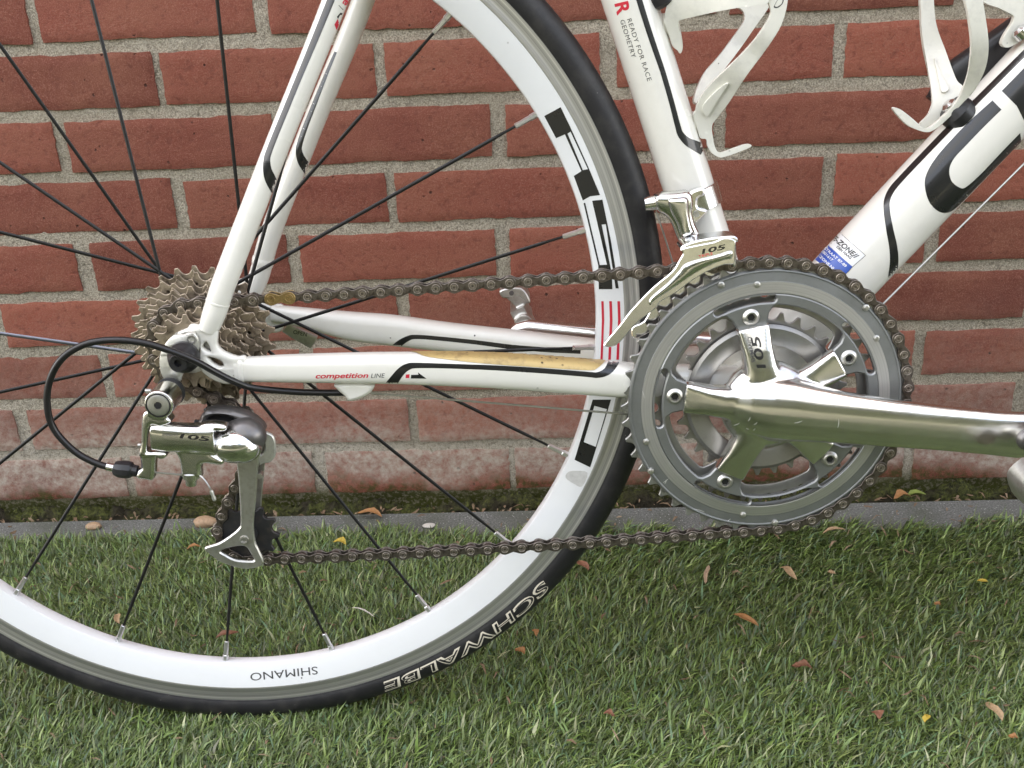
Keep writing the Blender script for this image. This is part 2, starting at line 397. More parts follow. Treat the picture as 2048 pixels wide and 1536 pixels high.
def gear(n, cx, cz, phase=0.0, tip=2.0, seat=4.05, tw=1.25):
    """chain wheel outline: roller seats of the chain pitch between short teeth"""
    rp = 12.7/2/math.sin(math.pi/n); out = []
    for k in range(n):
        av = phase+2*math.pi*k/n                      # seat centre
        c = np.array([math.cos(av), math.sin(av)]); t = np.array([-c[1], c[0]])
        for a in np.linspace(-62, 62, 7):
            a = math.radians(a); p = c*rp + (-c*math.cos(a)+t*math.sin(a))*seat
            out.append((cx+p[0], cz+p[1]))
        at_ = av+math.pi/n; c = np.array([math.cos(at_), math.sin(at_)]); t = np.array([-c[1], c[0]])
        for d in (-tw, tw):
            p = c*(rp+tip)+t*d; out.append((cx+p[0], cz+p[1]))
    return out, rp

# ================================================================== THE SETTING
WALL_Y, WALL_YAW = 345.67, -0.03335
def surface_brick():
    m, nt, b = nodes('brick')
    tc = N(nt, 'ShaderNodeTexCoord'); oi = N(nt, 'ShaderNodeObjectInfo'); geo = N(nt, 'ShaderNodeNewGeometry')
    sh = N(nt, 'ShaderNodeVectorMath', operation='MULTIPLY_ADD'); nt.links.new(oi.outputs['Random'], sh.inputs[0]); sh.inputs[1].default_value = (7.3, 3.1, 5.7); nt.links.new(tc.outputs['Object'], sh.inputs[2])
    co = sh.outputs[0]
    fine = noise(nt, co, 900, 2, 0.7); mid = noise(nt, co, 160, 3, 0.6); big = noise(nt, co, 14, 3)
    c = mix(nt, oi.outputs['Random'], (0.155, 0.044, 0.032), (0.325, 0.100, 0.066))
    c = mix(nt, ramp(nt, big, [(0.35, 0), (0.7, 0.5)]), c, (0.30, 0.125, 0.078))
    c = mix(nt, ramp(nt, fine, [(0.47, 0), (0.74, 0.6)]), c, (0.42, 0.21, 0.155))
    c = mix(nt, ramp(nt, mid, [(0.3, 0.5), (0.45, 0.0)]), c, (0.14, 0.042, 0.032))
    pit = N(nt, 'ShaderNodeTexVoronoi', Scale=55.0, Randomness=1.0); nt.links.new(co, pit.inputs['Vector'])
    pitm = mth(nt, 'MULTIPLY', ramp(nt, pit.outputs['Distance'], [(0.06, 1.0), (0.10, 0.0)]), ramp(nt, mid, [(0.50, 0), (0.56, 1)]))
    c = mix(nt, mth(nt, 'MULTIPLY', pitm, 0.85), c, (0.05, 0.022, 0.018))
    # white salt bloom low on the wall, and moss at its foot
    pz = N(nt, 'ShaderNodeSeparateXYZ'); nt.links.new(geo.outputs['Position'], pz.inputs[0]); z = pz.outputs[2]
    nz = noise(nt, geo.outputs['Position'], 11, 5, 0.6); nf = noise(nt, geo.outputs['Position'], 130, 5, 0.7)
    zz = mth(nt, 'ADD', z, mth(nt, 'MULTIPLY', mth(nt, 'SUBTRACT', nz, 0.5), 0.11))
    salt = ramp(nt, mth(nt, 'MULTIPLY', zz, 4.0), [(0.06, 0.0), (0.17, 0.95), (0.30, 0.95), (0.42, 0.38), (0.62, 0.18), (0.95, 0.0)])
    salt = mth(nt, 'MULTIPLY', salt, ramp(nt, nf, [(0.30, 0.15), (0.62, 1.0)]))
    c = mix(nt, mth(nt, 'MULTIPLY', salt, 0.9), c, (0.52, 0.46, 0.39))
    moss = mth(nt, 'MULTIPLY', ramp(nt, mth(nt, 'MULTIPLY', zz, 10.0), [(0.0, 1.0), (0.16, 0.8), (0.34, 0.0)]), ramp(nt, nf, [(0.4, 0.0), (0.6, 1.0)]))
    c = mix(nt, moss, c, (0.055, 0.065, 0.015))
    nt.links.new(c, b.inputs['Base Color']); b.inputs['Roughness'].default_value = 0.85; b.inputs['Specular IOR Level'].default_value = 0.25
    h = mth(nt, 'ADD', mth(nt, 'MULTIPLY', fine, 0.55), mth(nt, 'SUBTRACT', mth(nt, 'MULTIPLY', mid, 1.0), mth(nt, 'MULTIPLY', pitm, 1.5)))
    bump(nt, b, h, 0.7, 0.0014)
def surface_mortar():
    m, nt, b = nodes('mortar')
    geo = N(nt, 'ShaderNodeNewGeometry'); co = geo.outputs['Position']
    f1 = noise(nt, co, 700, 2, 0.75); f2 = noise(nt, co, 230, 4, 0.65); big = noise(nt, co, 12, 4)
    c = mix(nt, ramp(nt, f1, [(0.35, 0), (0.68, 1)]), (0.22, 0.194, 0.155), (0.67, 0.60, 0.485))
    c = mix(nt, ramp(nt, f2, [(0.33, 0.75), (0.45, 0)]), c, (0.17, 0.145, 0.115))
    c = mix(nt, ramp(nt, big, [(0.4, 0.0), (0.7, 0.4)]), c, (0.33, 0.29, 0.215))
    pz = N(nt, 'ShaderNodeSeparateXYZ'); nt.links.new(co, pz.inputs[0]); z = pz.outputs[2]
    nz = noise(nt, co, 22, 5, 0.6)
    zz = mth(nt, 'ADD', z, mth(nt, 'MULTIPLY', mth(nt, 'SUBTRACT', nz, 0.5), 0.035))
    sl = ramp(nt, mth(nt, 'MULTIPLY', zz, 4.0), [(0.10, 0.0), (0.22, 0.6), (0.34, 0.5), (0.5, 0.0)])
    c = mix(nt, mth(nt, 'MULTIPLY', sl, ramp(nt, f2, [(0.35, 0.2), (0.6, 1.0)])), c, (0.56, 0.51, 0.44))
    moss = mth(nt, 'MULTIPLY', ramp(nt, mth(nt, 'MULTIPLY', zz, 20.0), [(0.0, 1.0), (0.25, 0.95), (0.55, 0.0)]), ramp(nt, f2, [(0.32, 0.35), (0.5, 1.0)]))
    c = mix(nt, moss, c, mix(nt, nz, (0.028, 0.028, 0.010), (0.085, 0.095, 0.018)))
    nt.links.new(c, b.inputs['Base Color']); b.inputs['Roughness'].default_value = 0.95; b.inputs['Specular IOR Level'].default_value = 0.15
    bump(nt, b, mth(nt, 'ADD', mth(nt, 'MULTIPLY', f1, 0.6), f2), 0.8, 0.0022)
def surface_concrete():
    m, nt, b = nodes('concrete')
    geo = N(nt, 'ShaderNodeNewGeometry'); co = geo.outputs['Position']
    f1 = noise(nt, co, 500, 5, 0.7); big = noise(nt, co, 18, 4)
    c = mix(nt, ramp(nt, f1, [(0.35, 0), (0.7, 1)]), (0.06, 0.06, 0.055), (0.24, 0.24, 0.22))
    c = mix(nt, ramp(nt, big, [(0.42, 0.0), (0.66, 0.6)]), c, (0.07, 0.075, 0.05))
    v = N(nt, 'ShaderNodeTexVoronoi', Scale=240.0); nt.links.new(co, v.inputs['Vector'])
    c = mix(nt, mth(nt, 'MULTIPLY', ramp(nt, v.outputs['Distance'], [(0.10, 1), (0.2, 0)]), 0.7), c, (0.50, 0.50, 0.47))
    nt.links.new(c, b.inputs['Base Color']); b.inputs['Roughness'].default_value = 0.9
    bump(nt, b, f1, 0.5, 0.0012)
def surface_soil():
    m, nt, b = nodes('soil')
    geo = N(nt, 'ShaderNodeNewGeometry'); co = geo.outputs['Position']
    f1 = noise(nt, co, 160, 6, 0.7); big = noise(nt, co, 6, 4)
    c = mix(nt, f1, (0.012, 0.016, 0.006), (0.038, 0.050, 0.015)); c = mix(nt, mth(nt, 'MULTIPLY', big, 0.4), c, (0.05, 0.065, 0.022))
    nt.links.new(c, b.inputs['Base Color']); b.inputs['Roughness'].default_value = 0.9
    bump(nt, b, f1, 0.6, 0.004)
def surface_grass():
    m, nt, b = nodes('grass_blade')
    a = N(nt, 'ShaderNodeAttribute', attribute_name='tint'); nt.links.new(a.outputs['Color'], b.inputs['Base Color'])
    b.inputs['Roughness'].default_value = 0.38; b.inputs['Specular IOR Level'].default_value = 0.5
    b.inputs['Subsurface Weight'].default_value = 0.0
def surface_moss():
    m, nt, b = nodes('moss')
    geo = N(nt, 'ShaderNodeNewGeometry'); co = geo.outputs['Position']
    f = noise(nt, co, 300, 5, 0.75); g = noise(nt, co, 26, 4)
    c = mix(nt, ramp(nt, f, [(0.36, 0), (0.66, 1)]), (0.010, 0.011, 0.004), (0.13, 0.14, 0.026)); c = mix(nt, ramp(nt, g, [(0.44, 0), (0.60, 0.9)]), c, (0.026, 0.018, 0.010))
    nt.links.new(c, b.inputs['Base Color']); b.inputs['Roughness'].default_value = 0.95
    bump(nt, b, f, 0.9, 0.003)
surface_brick(); surface_mortar(); surface_concrete(); surface_soil(); surface_grass(); surface_moss()
simple('lawn', (0.13, 0.127, 0.085), 0, 0.8, var=0.35, scale=9, dirt=(0.17, 0.16, 0.08), dirt_amt=0.5, dirt_scale=3)

# ---- ground sheet, out to the horizon
def ground():
    V = [(-40000, -40000, -26), (40000, -40000, -26), (40000, 40000, -26), (-40000, 40000, -26)]
    o = part('ground', (V, [(0, 1, 2, 3)]), 'lawn', None, False); o['kind'] = 'structure'
    me = to_mesh('turf_backing', [(-1600, -1500, -9), (2200, -1500, -9), (2200, 268, -9), (-1600, 290, -9)], [(0, 1, 2, 3)], 'soil', False)
    o = link('turf_backing', me, None); o['kind'] = 'structure'
ground()

# ---- brick wall: every brick its own piece, mortar between
PITCH_U, PITCH_Z, Z0, U0 = 215.82, 61.84, 566.23, -217.9
def ragged_brick(seed):
    r = np.random.RandomState(seed); L, H, D = 203.5, 49.6, 46.0; nx, nz = 44, 11
    def wob(n, amp, k):
        x = np.linspace(0, 1, n); y = np.zeros(n)
        for j in range(1, k): y += r.uniform(-1, 1)*np.sin(2*np.pi*(x*j*1.7+r.rand()))/j**0.7
        y *= amp/max(1e-6, np.abs(y).max()); return y+r.uniform(-0.25, 0.25, n)*amp
    top, bot, lef, rig = wob(nx+1, 0.7, 7), wob(nx+1, 1.0, 8), wob(nz+1, 0.7, 5), wob(nz+1, 0.7, 5)
    X = np.linspace(-L/2, L/2, nx+1); Zg = np.linspace(-H/2, H/2, nz+1); V = []; ids = {}
    tilt = r.uniform(-1, 1, 2); hills = [(r.uniform(-L/2, L/2), r.uniform(-H/2, H/2), r.uniform(12, 40), r.uniform(-0.45, 0.45)) for _ in range(7)]
    for i, x in enumerate(X):
        for j, z in enumerate(Zg):
            fx = (x/(L/2)); fz = (z/(H/2))
            xx = x+(lef[j]*(1-fx)/2+rig[j]*(1+fx)/2); zz = z+(bot[i]*(1-fz)/2+top[i]*(1+fz)/2)
            y = tilt[0]*fx*0.7+tilt[1]*fz*0.4+sum(a*math.exp(-((x-cx)**2+(z-cz)**2)/(2*w*w)) for cx, cz, w, a in hills)+r.uniform(-0.12, 0.12)
            e = min(i, nx-i, 99); e2 = min(j, nz-j)
            if e == 0 or e2 == 0: y += 0.7+r.uniform(0, 0.9)
            elif e == 1 or e2 == 1: y += r.uniform(0, 0.3)
            ids[i, j] = len(V); V.append((xx, y, zz))
    F = [(ids[i, j], ids[i+1, j], ids[i+1, j+1], ids[i, j+1]) for i in range(nx) for j in range(nz)]
    rim = [ids[i, 0] for i in range(nx+1)]+[ids[nx, j] for j in range(1, nz+1)]+[ids[i, nz] for i in range(nx-1, -1, -1)]+[ids[0, j] for j in range(nz-1, 0, -1)]
    k = len(V); V += [(V[i][0], D, V[i][2]) for i in rim]; n = len(rim)
    F += [(rim[i], k+i, k+(i+1) % n, rim[(i+1) % n]) for i in range(n)]
    return to_mesh('brick', V, F, 'brick', True, 50)
wall = empty('brick_wall', None, (0, WALL_Y*S, 0)); wall.rotation_euler.z = WALL_YAW
setp(wall, label='red brick wall with grey mortar joints behind the white bicycle', category='wall')
BR = [ragged_brick(100+i) for i in range(9)]
rng = np.random.RandomState(5)
HEADJ = {}
count = 0
for row in range(9, -5, -1):
    zc = Z0-row*PITCH_Z+PITCH_Z/2
    for n in range(-4, 9):
        u = U0+(0 if row % 2 else PITCH_U/2)+n*PITCH_U+PITCH_U/2
        if not -900 < u < 1500: continue
        me = BR[rng.randint(len(BR))]
        o = link('brick', me, wall)
        o.location = ((u+rng.uniform(-2.5, 2.5))*S, rng.uniform(-0.7, 0.8)*S, (zc+rng.uniform(-1.0, 1.0))*S)
        o.rotation_euler = (rng.uniform(-0.006, 0.006), rng.uniform(-0.008, 0.008), rng.uniform(-0.004, 0.004))
        if rng.rand() < 0.5: o.rotation_euler.y += math.pi
        o.scale = (1+rng.uniform(-0.018, 0.018), 1, 1+rng.uniform(-0.03, 0.03)); count += 1
def more_bricks():
    V, F = [], []
    for row in range(9, -82, -1):
        zc = Z0-row*PITCH_Z+PITCH_Z/2
        for n in range(-18, 24):
            u = U0+(0 if row % 2 else PITCH_U/2)+n*PITCH_U+PITCH_U/2
            if -900 < u < 1500 and row > -5: continue
            v, f = box((u, 22, zc), (101, 22+rng.uniform(-0.6, 0.6), 24.3)); k = len(V); V += v; F += [[i+k for i in q] for q in f]
    o = part('outer_bricks', (V, F), 'brick', wall, False); o['kind'] = 'stuff'
more_bricks()
def mortar():
    us = np.concatenate([np.arange(-950, 1550, 5.0)]); zs = np.arange(-40, 860, 5.0); r = np.random.RandomState(3)
    def smooth(a, k):
        for _ in range(k): a = (a+np.roll(a, 1, 0)+np.roll(a, -1, 0)+np.roll(a, 1, 1)+np.roll(a, -1, 1))/5
        return a
    h = smooth(r.uniform(-1, 1, (len(us), len(zs))), 1)*1.3+smooth(r.uniform(-1, 1, (len(us), len(zs))), 8)*0.9
    U, Zz = np.meshgrid(us, zs, indexing='ij'); Y = 3.0+h
    low = np.clip((12-Zz)/14, 0, 1); Y = Y+low*4.0
    V = np.c_[U.ravel(), Y.ravel(), Zz.ravel()]; nz = len(zs)
    I = (np.arange(len(us)-1)[:, None]*nz+np.arange(nz-1)[None]).ravel(); F = np.c_[I, I+nz, I+nz+1, I+1]
    part('mortar', (V, F), 'mortar', wall, True, 90)
    V, F = box((400, 60, 2780), (4600, 50, 2840)); part('wall_core', (V, F), 'mortar', wall, False)
mortar()

# ---- narrow concrete kerb slabs at the foot of the wall
kerb = None
for i in range(-2, 3):
    w = 1297.0
    bm = bmesh.new(); c = box((230+i*1300, WALL_Y-48-(230+i*1300)*0.03335, -32), (w/2, 31, 30)); vs = [bm.verts.new(v) for v in c[0]]
    for f in c[1]: bm.faces.new([vs[k] for k in f])
    bmesh.ops.bevel(bm, geom=bm.edges[:], offset=3, segments=2, affect='EDGES')
    bmesh.ops.rotate(bm, verts=bm.verts, cent=(230+i*1300, WALL_Y-48-(230+i*1300)*0.03335, 0), matrix=Matrix.Rotation(WALL_YAW, 3, 'Z'))
    me = bpy.data.meshes.new('kerb_slab'); bmesh.ops.scale(bm, vec=(S, S, S), verts=bm.verts); bm.to_mesh(me); bm.free(); me.materials.append(MATS['concrete']); shade(me)
    if kerb is None: kerb = empty('kerb'); kerb['kind'] = 'structure'
    link('kerb_slab', me, kerb)
def moss_strip():
    # cushions of moss along the seam between wall and kerb
    r = np.random.RandomState(11); V, F = [], []
    us = np.arange(-900, 1500, 3.5); vs = np.linspace(0, 1, 10); h = np.convolve(r.uniform(0, 1, len(us)+8), np.ones(9)/9, 'valid'); h2 = np.convolve(r.uniform(0, 1, len(us)+2), np.ones(3)/3, 'valid')
    for i, u in enumerate(us):
        top = -9+24*np.clip((h[i]-0.33)*2.4, 0, 1)+6*(h2[i]-0.5)
        for j, v in enumerate(vs):
            a = v*math.pi/2; d = 9+5*h2[i]
            V.append((u, 8-d*math.cos(a)+r.uniform(-2.2, 2.2), -22+(top+22)*math.sin(a)+r.uniform(-2, 2)))
    n = len(vs)
    F = [(i*n+j, (i+1)*n+j, (i+1)*n+j+1, i*n+j+1) for i in range(len(us)-1) for j in range(n-1)]
    o = part('moss', (V, F), 'moss', None, True, 120); o['kind'] = 'stuff'; o.location = (0, WALL_Y*S, 0); o.rotation_euler.z = WALL_YAW
moss_strip()

# ---- turf: tufts of narrow bent blades
def turf():
    r = np.random.RandomState(21)
    def blades(n, x0, x1, y0, y1, lmin, lmax, w):
        x = r.uniform(x0, x1, n); y = r.uniform(y0, y1, n)
        edge = WALL_Y-70-x*0.03335+7*np.sin(x/37.0)+6*np.sin(x/11.0+1)+5*np.sin(x/4.7)+26*np.clip((60-x)/300, 0, 1)
        keep = y < edge; x, y = x[keep], y[keep]; n = len(x)
        # the pile leans in drifting directions
        ang = 0.75+0.9*np.sin(x/210+2.4)+0.7*np.sin(y/95+x/300)+r.normal(0, 0.95, n)
        ln = r.uniform(lmin, lmax, n); lean = np.clip(r.normal(1.0, 0.34, n), 0.1, 1.6); curl = r.uniform(-0.1, 0.9, n); wd = r.uniform(0.7, 1.25, n)*w
        dx, dy = np.cos(ang), np.sin(ang); tw = ang+np.pi/2+r.uniform(-0.7, 0.7, n); sx, sy = np.cos(tw), np.sin(tw)
        P = np.zeros((n, 7, 3)); px, py, pz = x.copy(), y.copy(), np.full(n, -8.5); th = lean*0.35
        ks = [0, 1, 2]
        for k in range(4):
            ww = wd*(1.0, 0.95, 0.75, 0)[k]/2
            if k < 3:
                P[:, 2*k] = np.c_[px-sx*ww, py-sy*ww, pz]; P[:, 2*k+1] = np.c_[px+sx*ww, py+sy*ww, pz]
            else: P[:, 6] = np.c_[px, py, pz]
            seg = ln/3; px = px+dx*np.sin(th)*seg; py = py+dy*np.sin(th)*seg; pz = pz+np.cos(th)*seg; th = np.clip(th+lean*0.45+curl*0.35, 0, 1.75)
        base = np.arange(n)[:, None]*7
        q = np.concatenate([base+np.array([[0, 1, 3, 2]]), base+np.array([[2, 3, 5, 4]])], 0); t = base+np.array([[4, 5, 6]])
        hue = r.rand(n); val = 0.42+1.3*r.rand(n)**1.4
        colr = np.where((hue < 0.60)[:, None], [0.102, 0.152, 0.036], np.where((hue < 0.85)[:, None], [0.165, 0.208, 0.066], np.where((hue < 0.94)[:, None], [0.098, 0.168, 0.080], [0.26, 0.27, 0.15])))
        colr = colr*val[:, None]
        return P.reshape(-1, 3), q, t, np.repeat(colr, 7, 0)
    sets = [blades(150000, -460, 860, -190, 290, 15, 28, 1.25), blades(22000, -460, 860, -190, 285, 10, 18, 1.3), blades(105000, -1000, 1500, -800, 290, 17, 30, 2.2), blades(45000, -1600, 2200, -1500, 290, 18, 32, 3.2)]
    V = np.concatenate([s[0] for s in sets]); off = np.cumsum([0]+[len(s[0]) for s in sets[:-1]])
    Q = np.concatenate([s[1]+o for s, o in zip(sets, off)]); T = np.concatenate([s[2]+o for s, o in zip(sets, off)]); Cc = np.concatenate([s[3] for s in sets])
    me = bpy.data.meshes.new('grass'); me.vertices.add(len(V)); me.vertices.foreach_set('co', (V*S).ravel())
    lv = np.concatenate([Q.ravel(), T.ravel()]); me.loops.add(len(lv)); me.loops.foreach_set('vertex_index', lv.astype(np.int32))
    me.polygons.add(len(Q)+len(T)); st = np.concatenate([np.arange(len(Q))*4, len(Q)*4+np.arange(len(T))*3]).astype(np.int32)
    me.polygons.foreach_set('loop_start', st); me.update(calc_edges=True)
    a = me.color_attributes.new('tint', 'FLOAT_COLOR', 'POINT'); a.data.foreach_set('color', np.c_[Cc, np.ones(len(Cc))].ravel())
    me.polygons.foreach_set('use_smooth', [True]*len(me.polygons)); me.materials.append(MATS['grass_blade'])
    o = link('grass', me, None); setp(o, kind='stuff', label='short green turf in front of the brick wall', category='grass')
turf()

# ---- crumbs, needles and dead blades caught in the turf and along the foot of the wall
def litter():
    r = np.random.RandomState(31); V, F, M = [], [], []
    def bit(c, ln, w, a, tilt):
        d = np.array([math.cos(a)*math.cos(tilt), math.sin(a)*math.cos(tilt), math.sin(tilt)]); s_ = np.array([-math.sin(a), math.cos(a), r.uniform(-0.4, 0.4)]); k = len(V)
        bend = np.array([0, 0, r.uniform(-0.15, 0.3)*ln])
        for t, ww in ((0, 0.4), (0.5, 1.0), (1, 0.3)):
            for q in (-1, 1): V.append(c+d*ln*t+s_*w*ww*q/2+bend*math.sin(math.pi*t))
        F.extend([(k, k+1, k+3, k+2), (k+2, k+3, k+5, k+4)])
    for _ in range(520):
        x, y = r.uniform(-420, 820), r.uniform(-170, 262); bit(np.array([x, y, r.uniform(0, 11)]), r.uniform(4, 14), r.uniform(0.8, 2.6), r.uniform(0, 6.3), r.uniform(-0.3, 0.5))
    for _ in range(420):
        x = r.uniform(-420, 820); y = WALL_Y-x*0.03335-r.uniform(4, 17) if r.rand() < 0.75 else WALL_Y-x*0.03335-r.uniform(10, 74)
        bit(np.array([x, y, -1.5 if y < WALL_Y-x*0.03335-17 else r.uniform(-12, -3)]), r.uniform(3, 12), r.uniform(1, 4), r.uniform(0, 6.3), r.uniform(-0.1, 0.35))
    o = part('litter', (V, F), 'litter', None, True, 180); o['kind'] = 'stuff'
simple('litter', (0.17, 0.105, 0.06), 0, 0.8, var=0.5, scale=60, dirt=(0.33, 0.25, 0.16), dirt_amt=0.8, dirt_scale=35)
litter()

# ---- the garden hedge across the lawn, which the polished metal mirrors
def hedge():
    r = np.random.RandomState(8); n = 36000
    x = r.uniform(-6500, 6500, n); z = r.uniform(-20, 1, n); top = 2500+220*np.sin(x/900)+160*np.sin(x/370+1)
    z = top*r.uniform(0, 1, n)**0.8; depth = 4700+140*np.sin(x/520)+90*np.sin(x/210+z/300); y = -(depth+np.abs(r.normal(0, 130, n)))
    P = np.c_[x, y, z]; a = r.normal(size=(n, 3)); a /= np.linalg.norm(a, axis=1)[:, None]; b = np.cross(a, r.normal(size=(n, 3))); b /= np.linalg.norm(b, axis=1)[:, None]
    s_ = r.uniform(35, 75, n)[:, None]
    V = np.stack([P-a*s_, P+b*s_*0.5, P+a*s_, P-b*s_*0.5], 1).reshape(-1, 3); F = np.arange(n*4).reshape(-1, 4)
    h = empty('hedge'); me = bpy.data.meshes.new('foliage'); me.vertices.add(len(V)); me.vertices.foreach_set('co', (V*S).ravel())
    me.loops.add(n*4); me.loops.foreach_set('vertex_index', F.ravel().astype(np.int32)); me.polygons.add(n); me.polygons.foreach_set('loop_start', (np.arange(n)*4).astype(np.int32)); me.update(calc_edges=True)
    me.materials.append(MATS['hedge_leaf']); o = link('foliage', me, h); o['kind'] = 'stuff'
    v, f = box((0, -5050, 1150), (6500, 120, 1150)); part('stems', (v, f), 'soil', h, False)
    setp(h, label='green garden hedge across the lawn, mirrored in the polished crank arm', category='hedge')
simple('hedge_leaf', (0.065, 0.078, 0.042), 0, 0.6, var=0.5, scale=1.5, dirt=(0.13, 0.13, 0.08), dirt_amt=0.8, dirt_scale=4)
hedge()

# ================================================================== THE BICYCLE
AX, AZ = 0.0, 336.0                         # rear axle
BX, BZ = 400.84, 277.82                     # bottom bracket
bike = empty('bicycle'); bike.rotation_euler.x = -LEAN
setp(bike, label='white road bicycle with black and red markings leaning by the brick wall', category='bicycle')

# ---- frame
frame = empty('frame', bike)
def line(a, b, n=8): return np.array([np.asarray(a, float)*(1-t)+np.asarray(b, float)*t for t in np.linspace(0, 1, n)])
s_dir = np.array([at(1258, 0, 0)[0]-BX, 0, at(1258, 0, 0)[2]-BZ]); s_dir /= np.linalg.norm(s_dir)
def on_seat(t): return np.array([BX, 0, BZ])+s_dir*t
seat_tube = part('seat_tube', tube(line(on_seat(0), on_seat(520), 12), 18.0, 18.0, n=48), 'white_paint', frame)
d_dir = np.array([53.7, 0, 59.43]); d_dir /= np.linalg.norm(d_dir)
d_off = np.array([477.5, 0, 364.3])
def on_down(t): return d_off+d_dir*t
down_tube = part('down_tube', tube(line(on_down(-108), on_down(520), 16), [24.6]*16, [22.5]*16, n=56, e=2.2), 'white_paint', frame)
part('bottom_bracket_shell', lathe([(-35, 0.1), (-35, 22.5), (-34, 23.5), (34, 23.5), (35, 22.5), (35, 0.1)], BX, BZ), 'white_paint', frame)
part('bottom_bracket_cup', lathe([(-36, 12), (-42, 12), (-43, 20), (-41, 22), (-35.5, 22.3)], BX, BZ), 'satin', frame)
head = on_down(545)
part('head_tube', tube(line(head+np.array([14, 0, -60]), head+np.array([-28, 0, 95]), 4), 21, 21, n=32), 'white_paint', frame)
part('top_tube', tube(line(on_seat(480), head+np.array([-24, 0, 62]), 6), 17, 16, n=32), 'white_paint', frame)
part('seat_post', tube(line(on_seat(500), on_seat(690), 4), 13.6, 13.6, n=28), 'dark_metal', frame)

# chainstays: flat-sided, deeper towards the bottom bracket
def stay_path(pts, n=6): return spl(pts, n)
DSC = np.array([(31, -64, 322.6, 8.4, 5.5), (48, -63.5, 321.8, 8.9, 7.0), (75, -62.5, 320.9, 9.6, 8.8), (144, -60.5, 317.4, 10.9, 9.8), (214, -54.5, 310.3, 12.2, 10.6), (284.5, -44, 298.4, 12.4, 11), (320, -36, 292.0, 12.6, 11), (352, -30, 287, 13.5, 11), (392, -24, 281, 15, 11)])
NSC = np.array([(31, 64, 328.5, 6.8, 5.5), (53, 62.5, 325.0, 7.6, 8.0), (92, 61.5, 316.2, 11.2, 9.5), (126, 60, 311.4, 12.3, 10), (172, 56.5, 304.5, 11.6, 10.4), (230, 50, 297.5, 11.2, 10.5), (283, 43, 291, 11.2, 11), (340, 32, 285, 12.5, 11), (392, 24, 280, 15, 11)])
def stay(tab, e):
    q = spl(tab, 6); return tube(q[:, :3], q[:, 3], q[:, 4], n=48, e=e)
chainstay = part('chainstay', stay(DSC, 3.0), 'white_paint', frame)
far_chainstay = part('chainstay', stay(NSC, 2.8), 'white_paint', frame)
# seatstays
ss = stay_path([(16, -65, 351), (24, -64.5, 368), (33, -63, 388), (75, -52, 473), (119.5, -40, 561), (160, -31, 648), (196, -20, 722), (226, -10, 782)])
nn = len(ss); k = np.linspace(0, 1, nn)
seatstay = part('seatstay', tube(ss, np.interp(k, [0, .1, .3, 1], [6.5, 8.0, 8.2, 7.6]), np.interp(k, [0, .1, .3, 1], [5.5, 7.4, 8.0, 7.5]), n=40), 'white_paint', frame)
sn = stay_path([(14, 65, 340), (25, 63.5, 362), (40, 60, 398), (84, 51, 482), (128, 41, 563), (164, 31, 648), (198, 20, 722), (226, 10, 782)])
far_seatstay = part('seatstay', tube(sn, np.interp(k, [0, .1, .3, 1], [6.0, 8.0, 8.2, 7.6]), np.interp(k, [0, .1, .3, 1], [5.5, 7.4, 8.0, 7.5]), n=40), 'white_paint', frame)
# weld beads where the stays meet the dropout
for P0, P1, ra, rb in ((ss[7]*0.5+ss[6]*0.5, ss[8], 8.2, 7.8), (sn[7], sn[9], 8.6, 8.2)):
    part('weld_bead', tube(line(P0, P1, 5), [ra-1.2, ra, ra+0.2, ra, ra-1.2], [rb-1.2, rb, rb+0.2, rb, rb-1.2], n=28), 'white_paint', frame)
q0, q1 = np.array([33, -64, 322.6]), np.array([38, -63.8, 322.3])
part('weld_bead', tube(line(q0, q1, 5), [8.4, 9.2, 9.5, 9.2, 8.4], [5.5, 6.6, 6.9, 6.6, 5.5], n=36, e=3.0), 'white_paint', frame)
# dropouts
YD = -66.5
d_out = px_loop(spl(R1((600, 838), (690, 800), (730, 760), (860, 770), (990, 720), (1005, 840), (1000, 960), (1040, 1020), (1110, 1060), (1200, 1090), (1290, 1100), (1290, 1310), (1200, 1352), (1090, 1368), (960, 1325), (850, 1245), (805, 1150), (822, 1040), (812, 920), (760, 850), (680, 850), (600, 880)), 4, True), YD)
h1 = px_loop(spl(R1((848, 985), (890, 935), (938, 1030), (900, 1032)), 4, True), YD)
h2 = px_loop(spl(R1((900, 1092), (960, 1098), (1040, 1130), (1066, 1175), (1030, 1192), (960, 1160)), 4, True), YD)
dv = plate([d_out, h1, h2], -69, -62.5, 1.3)
drop = part('dropout', dv, 'white_paint', frame, angle=50)
far_out = [(x, z) for x, z in px_loop(spl(R1((600, 838), (730, 760), (990, 720), (1000, 960), (1110, 1050), (1290, 1065), (1290, 1335), (1090, 1368), (805, 1250), (640, 1120), (600, 980)), 4, True), YD)]
part('dropout', plate([far_out], 62.5, 68.5, 1.2), 'white_paint', frame, angle=50)
# gear hanger: bare metal plate on the dropout
hg = px_loop(spl(R1((560, 868), (650, 858), (745, 832), (800, 880), (818, 960), (808, 1050), (820, 1130), (700, 1180), (640, 1290), (625, 1335), (560, 1350), (470, 1320), (425, 1240), (412, 1120), (430, 1030), (480, 940)), 5, True), -69.5)
hanger = part('gear_hanger', plate([hg], -72.0, -68.6, 0.8), 'hanger_metal', frame, angle=45)
for p in R1((735, 915), (555, 1005)):
    c = at(*p, -72); part('hanger_bolt', lathe([(-72, 0.1), (-71.5, 1.4), (-72.9, 1.9), (-72.9, 3.1), (-71.5, 3.4)], c[0], c[2], 20), 'satin', hanger)
# cable guide under the chainstay
blob('cable_stop', [plate([px_loop(spl(R7((262, 600), (370, 590), (490, 600), (484, 640), (440, 672), (385, 693), (345, 698), (325, 670), (290, 640)), 4, True), -58)], -64, -52, 2)], 'white_paint', frame, 0.8, 5)

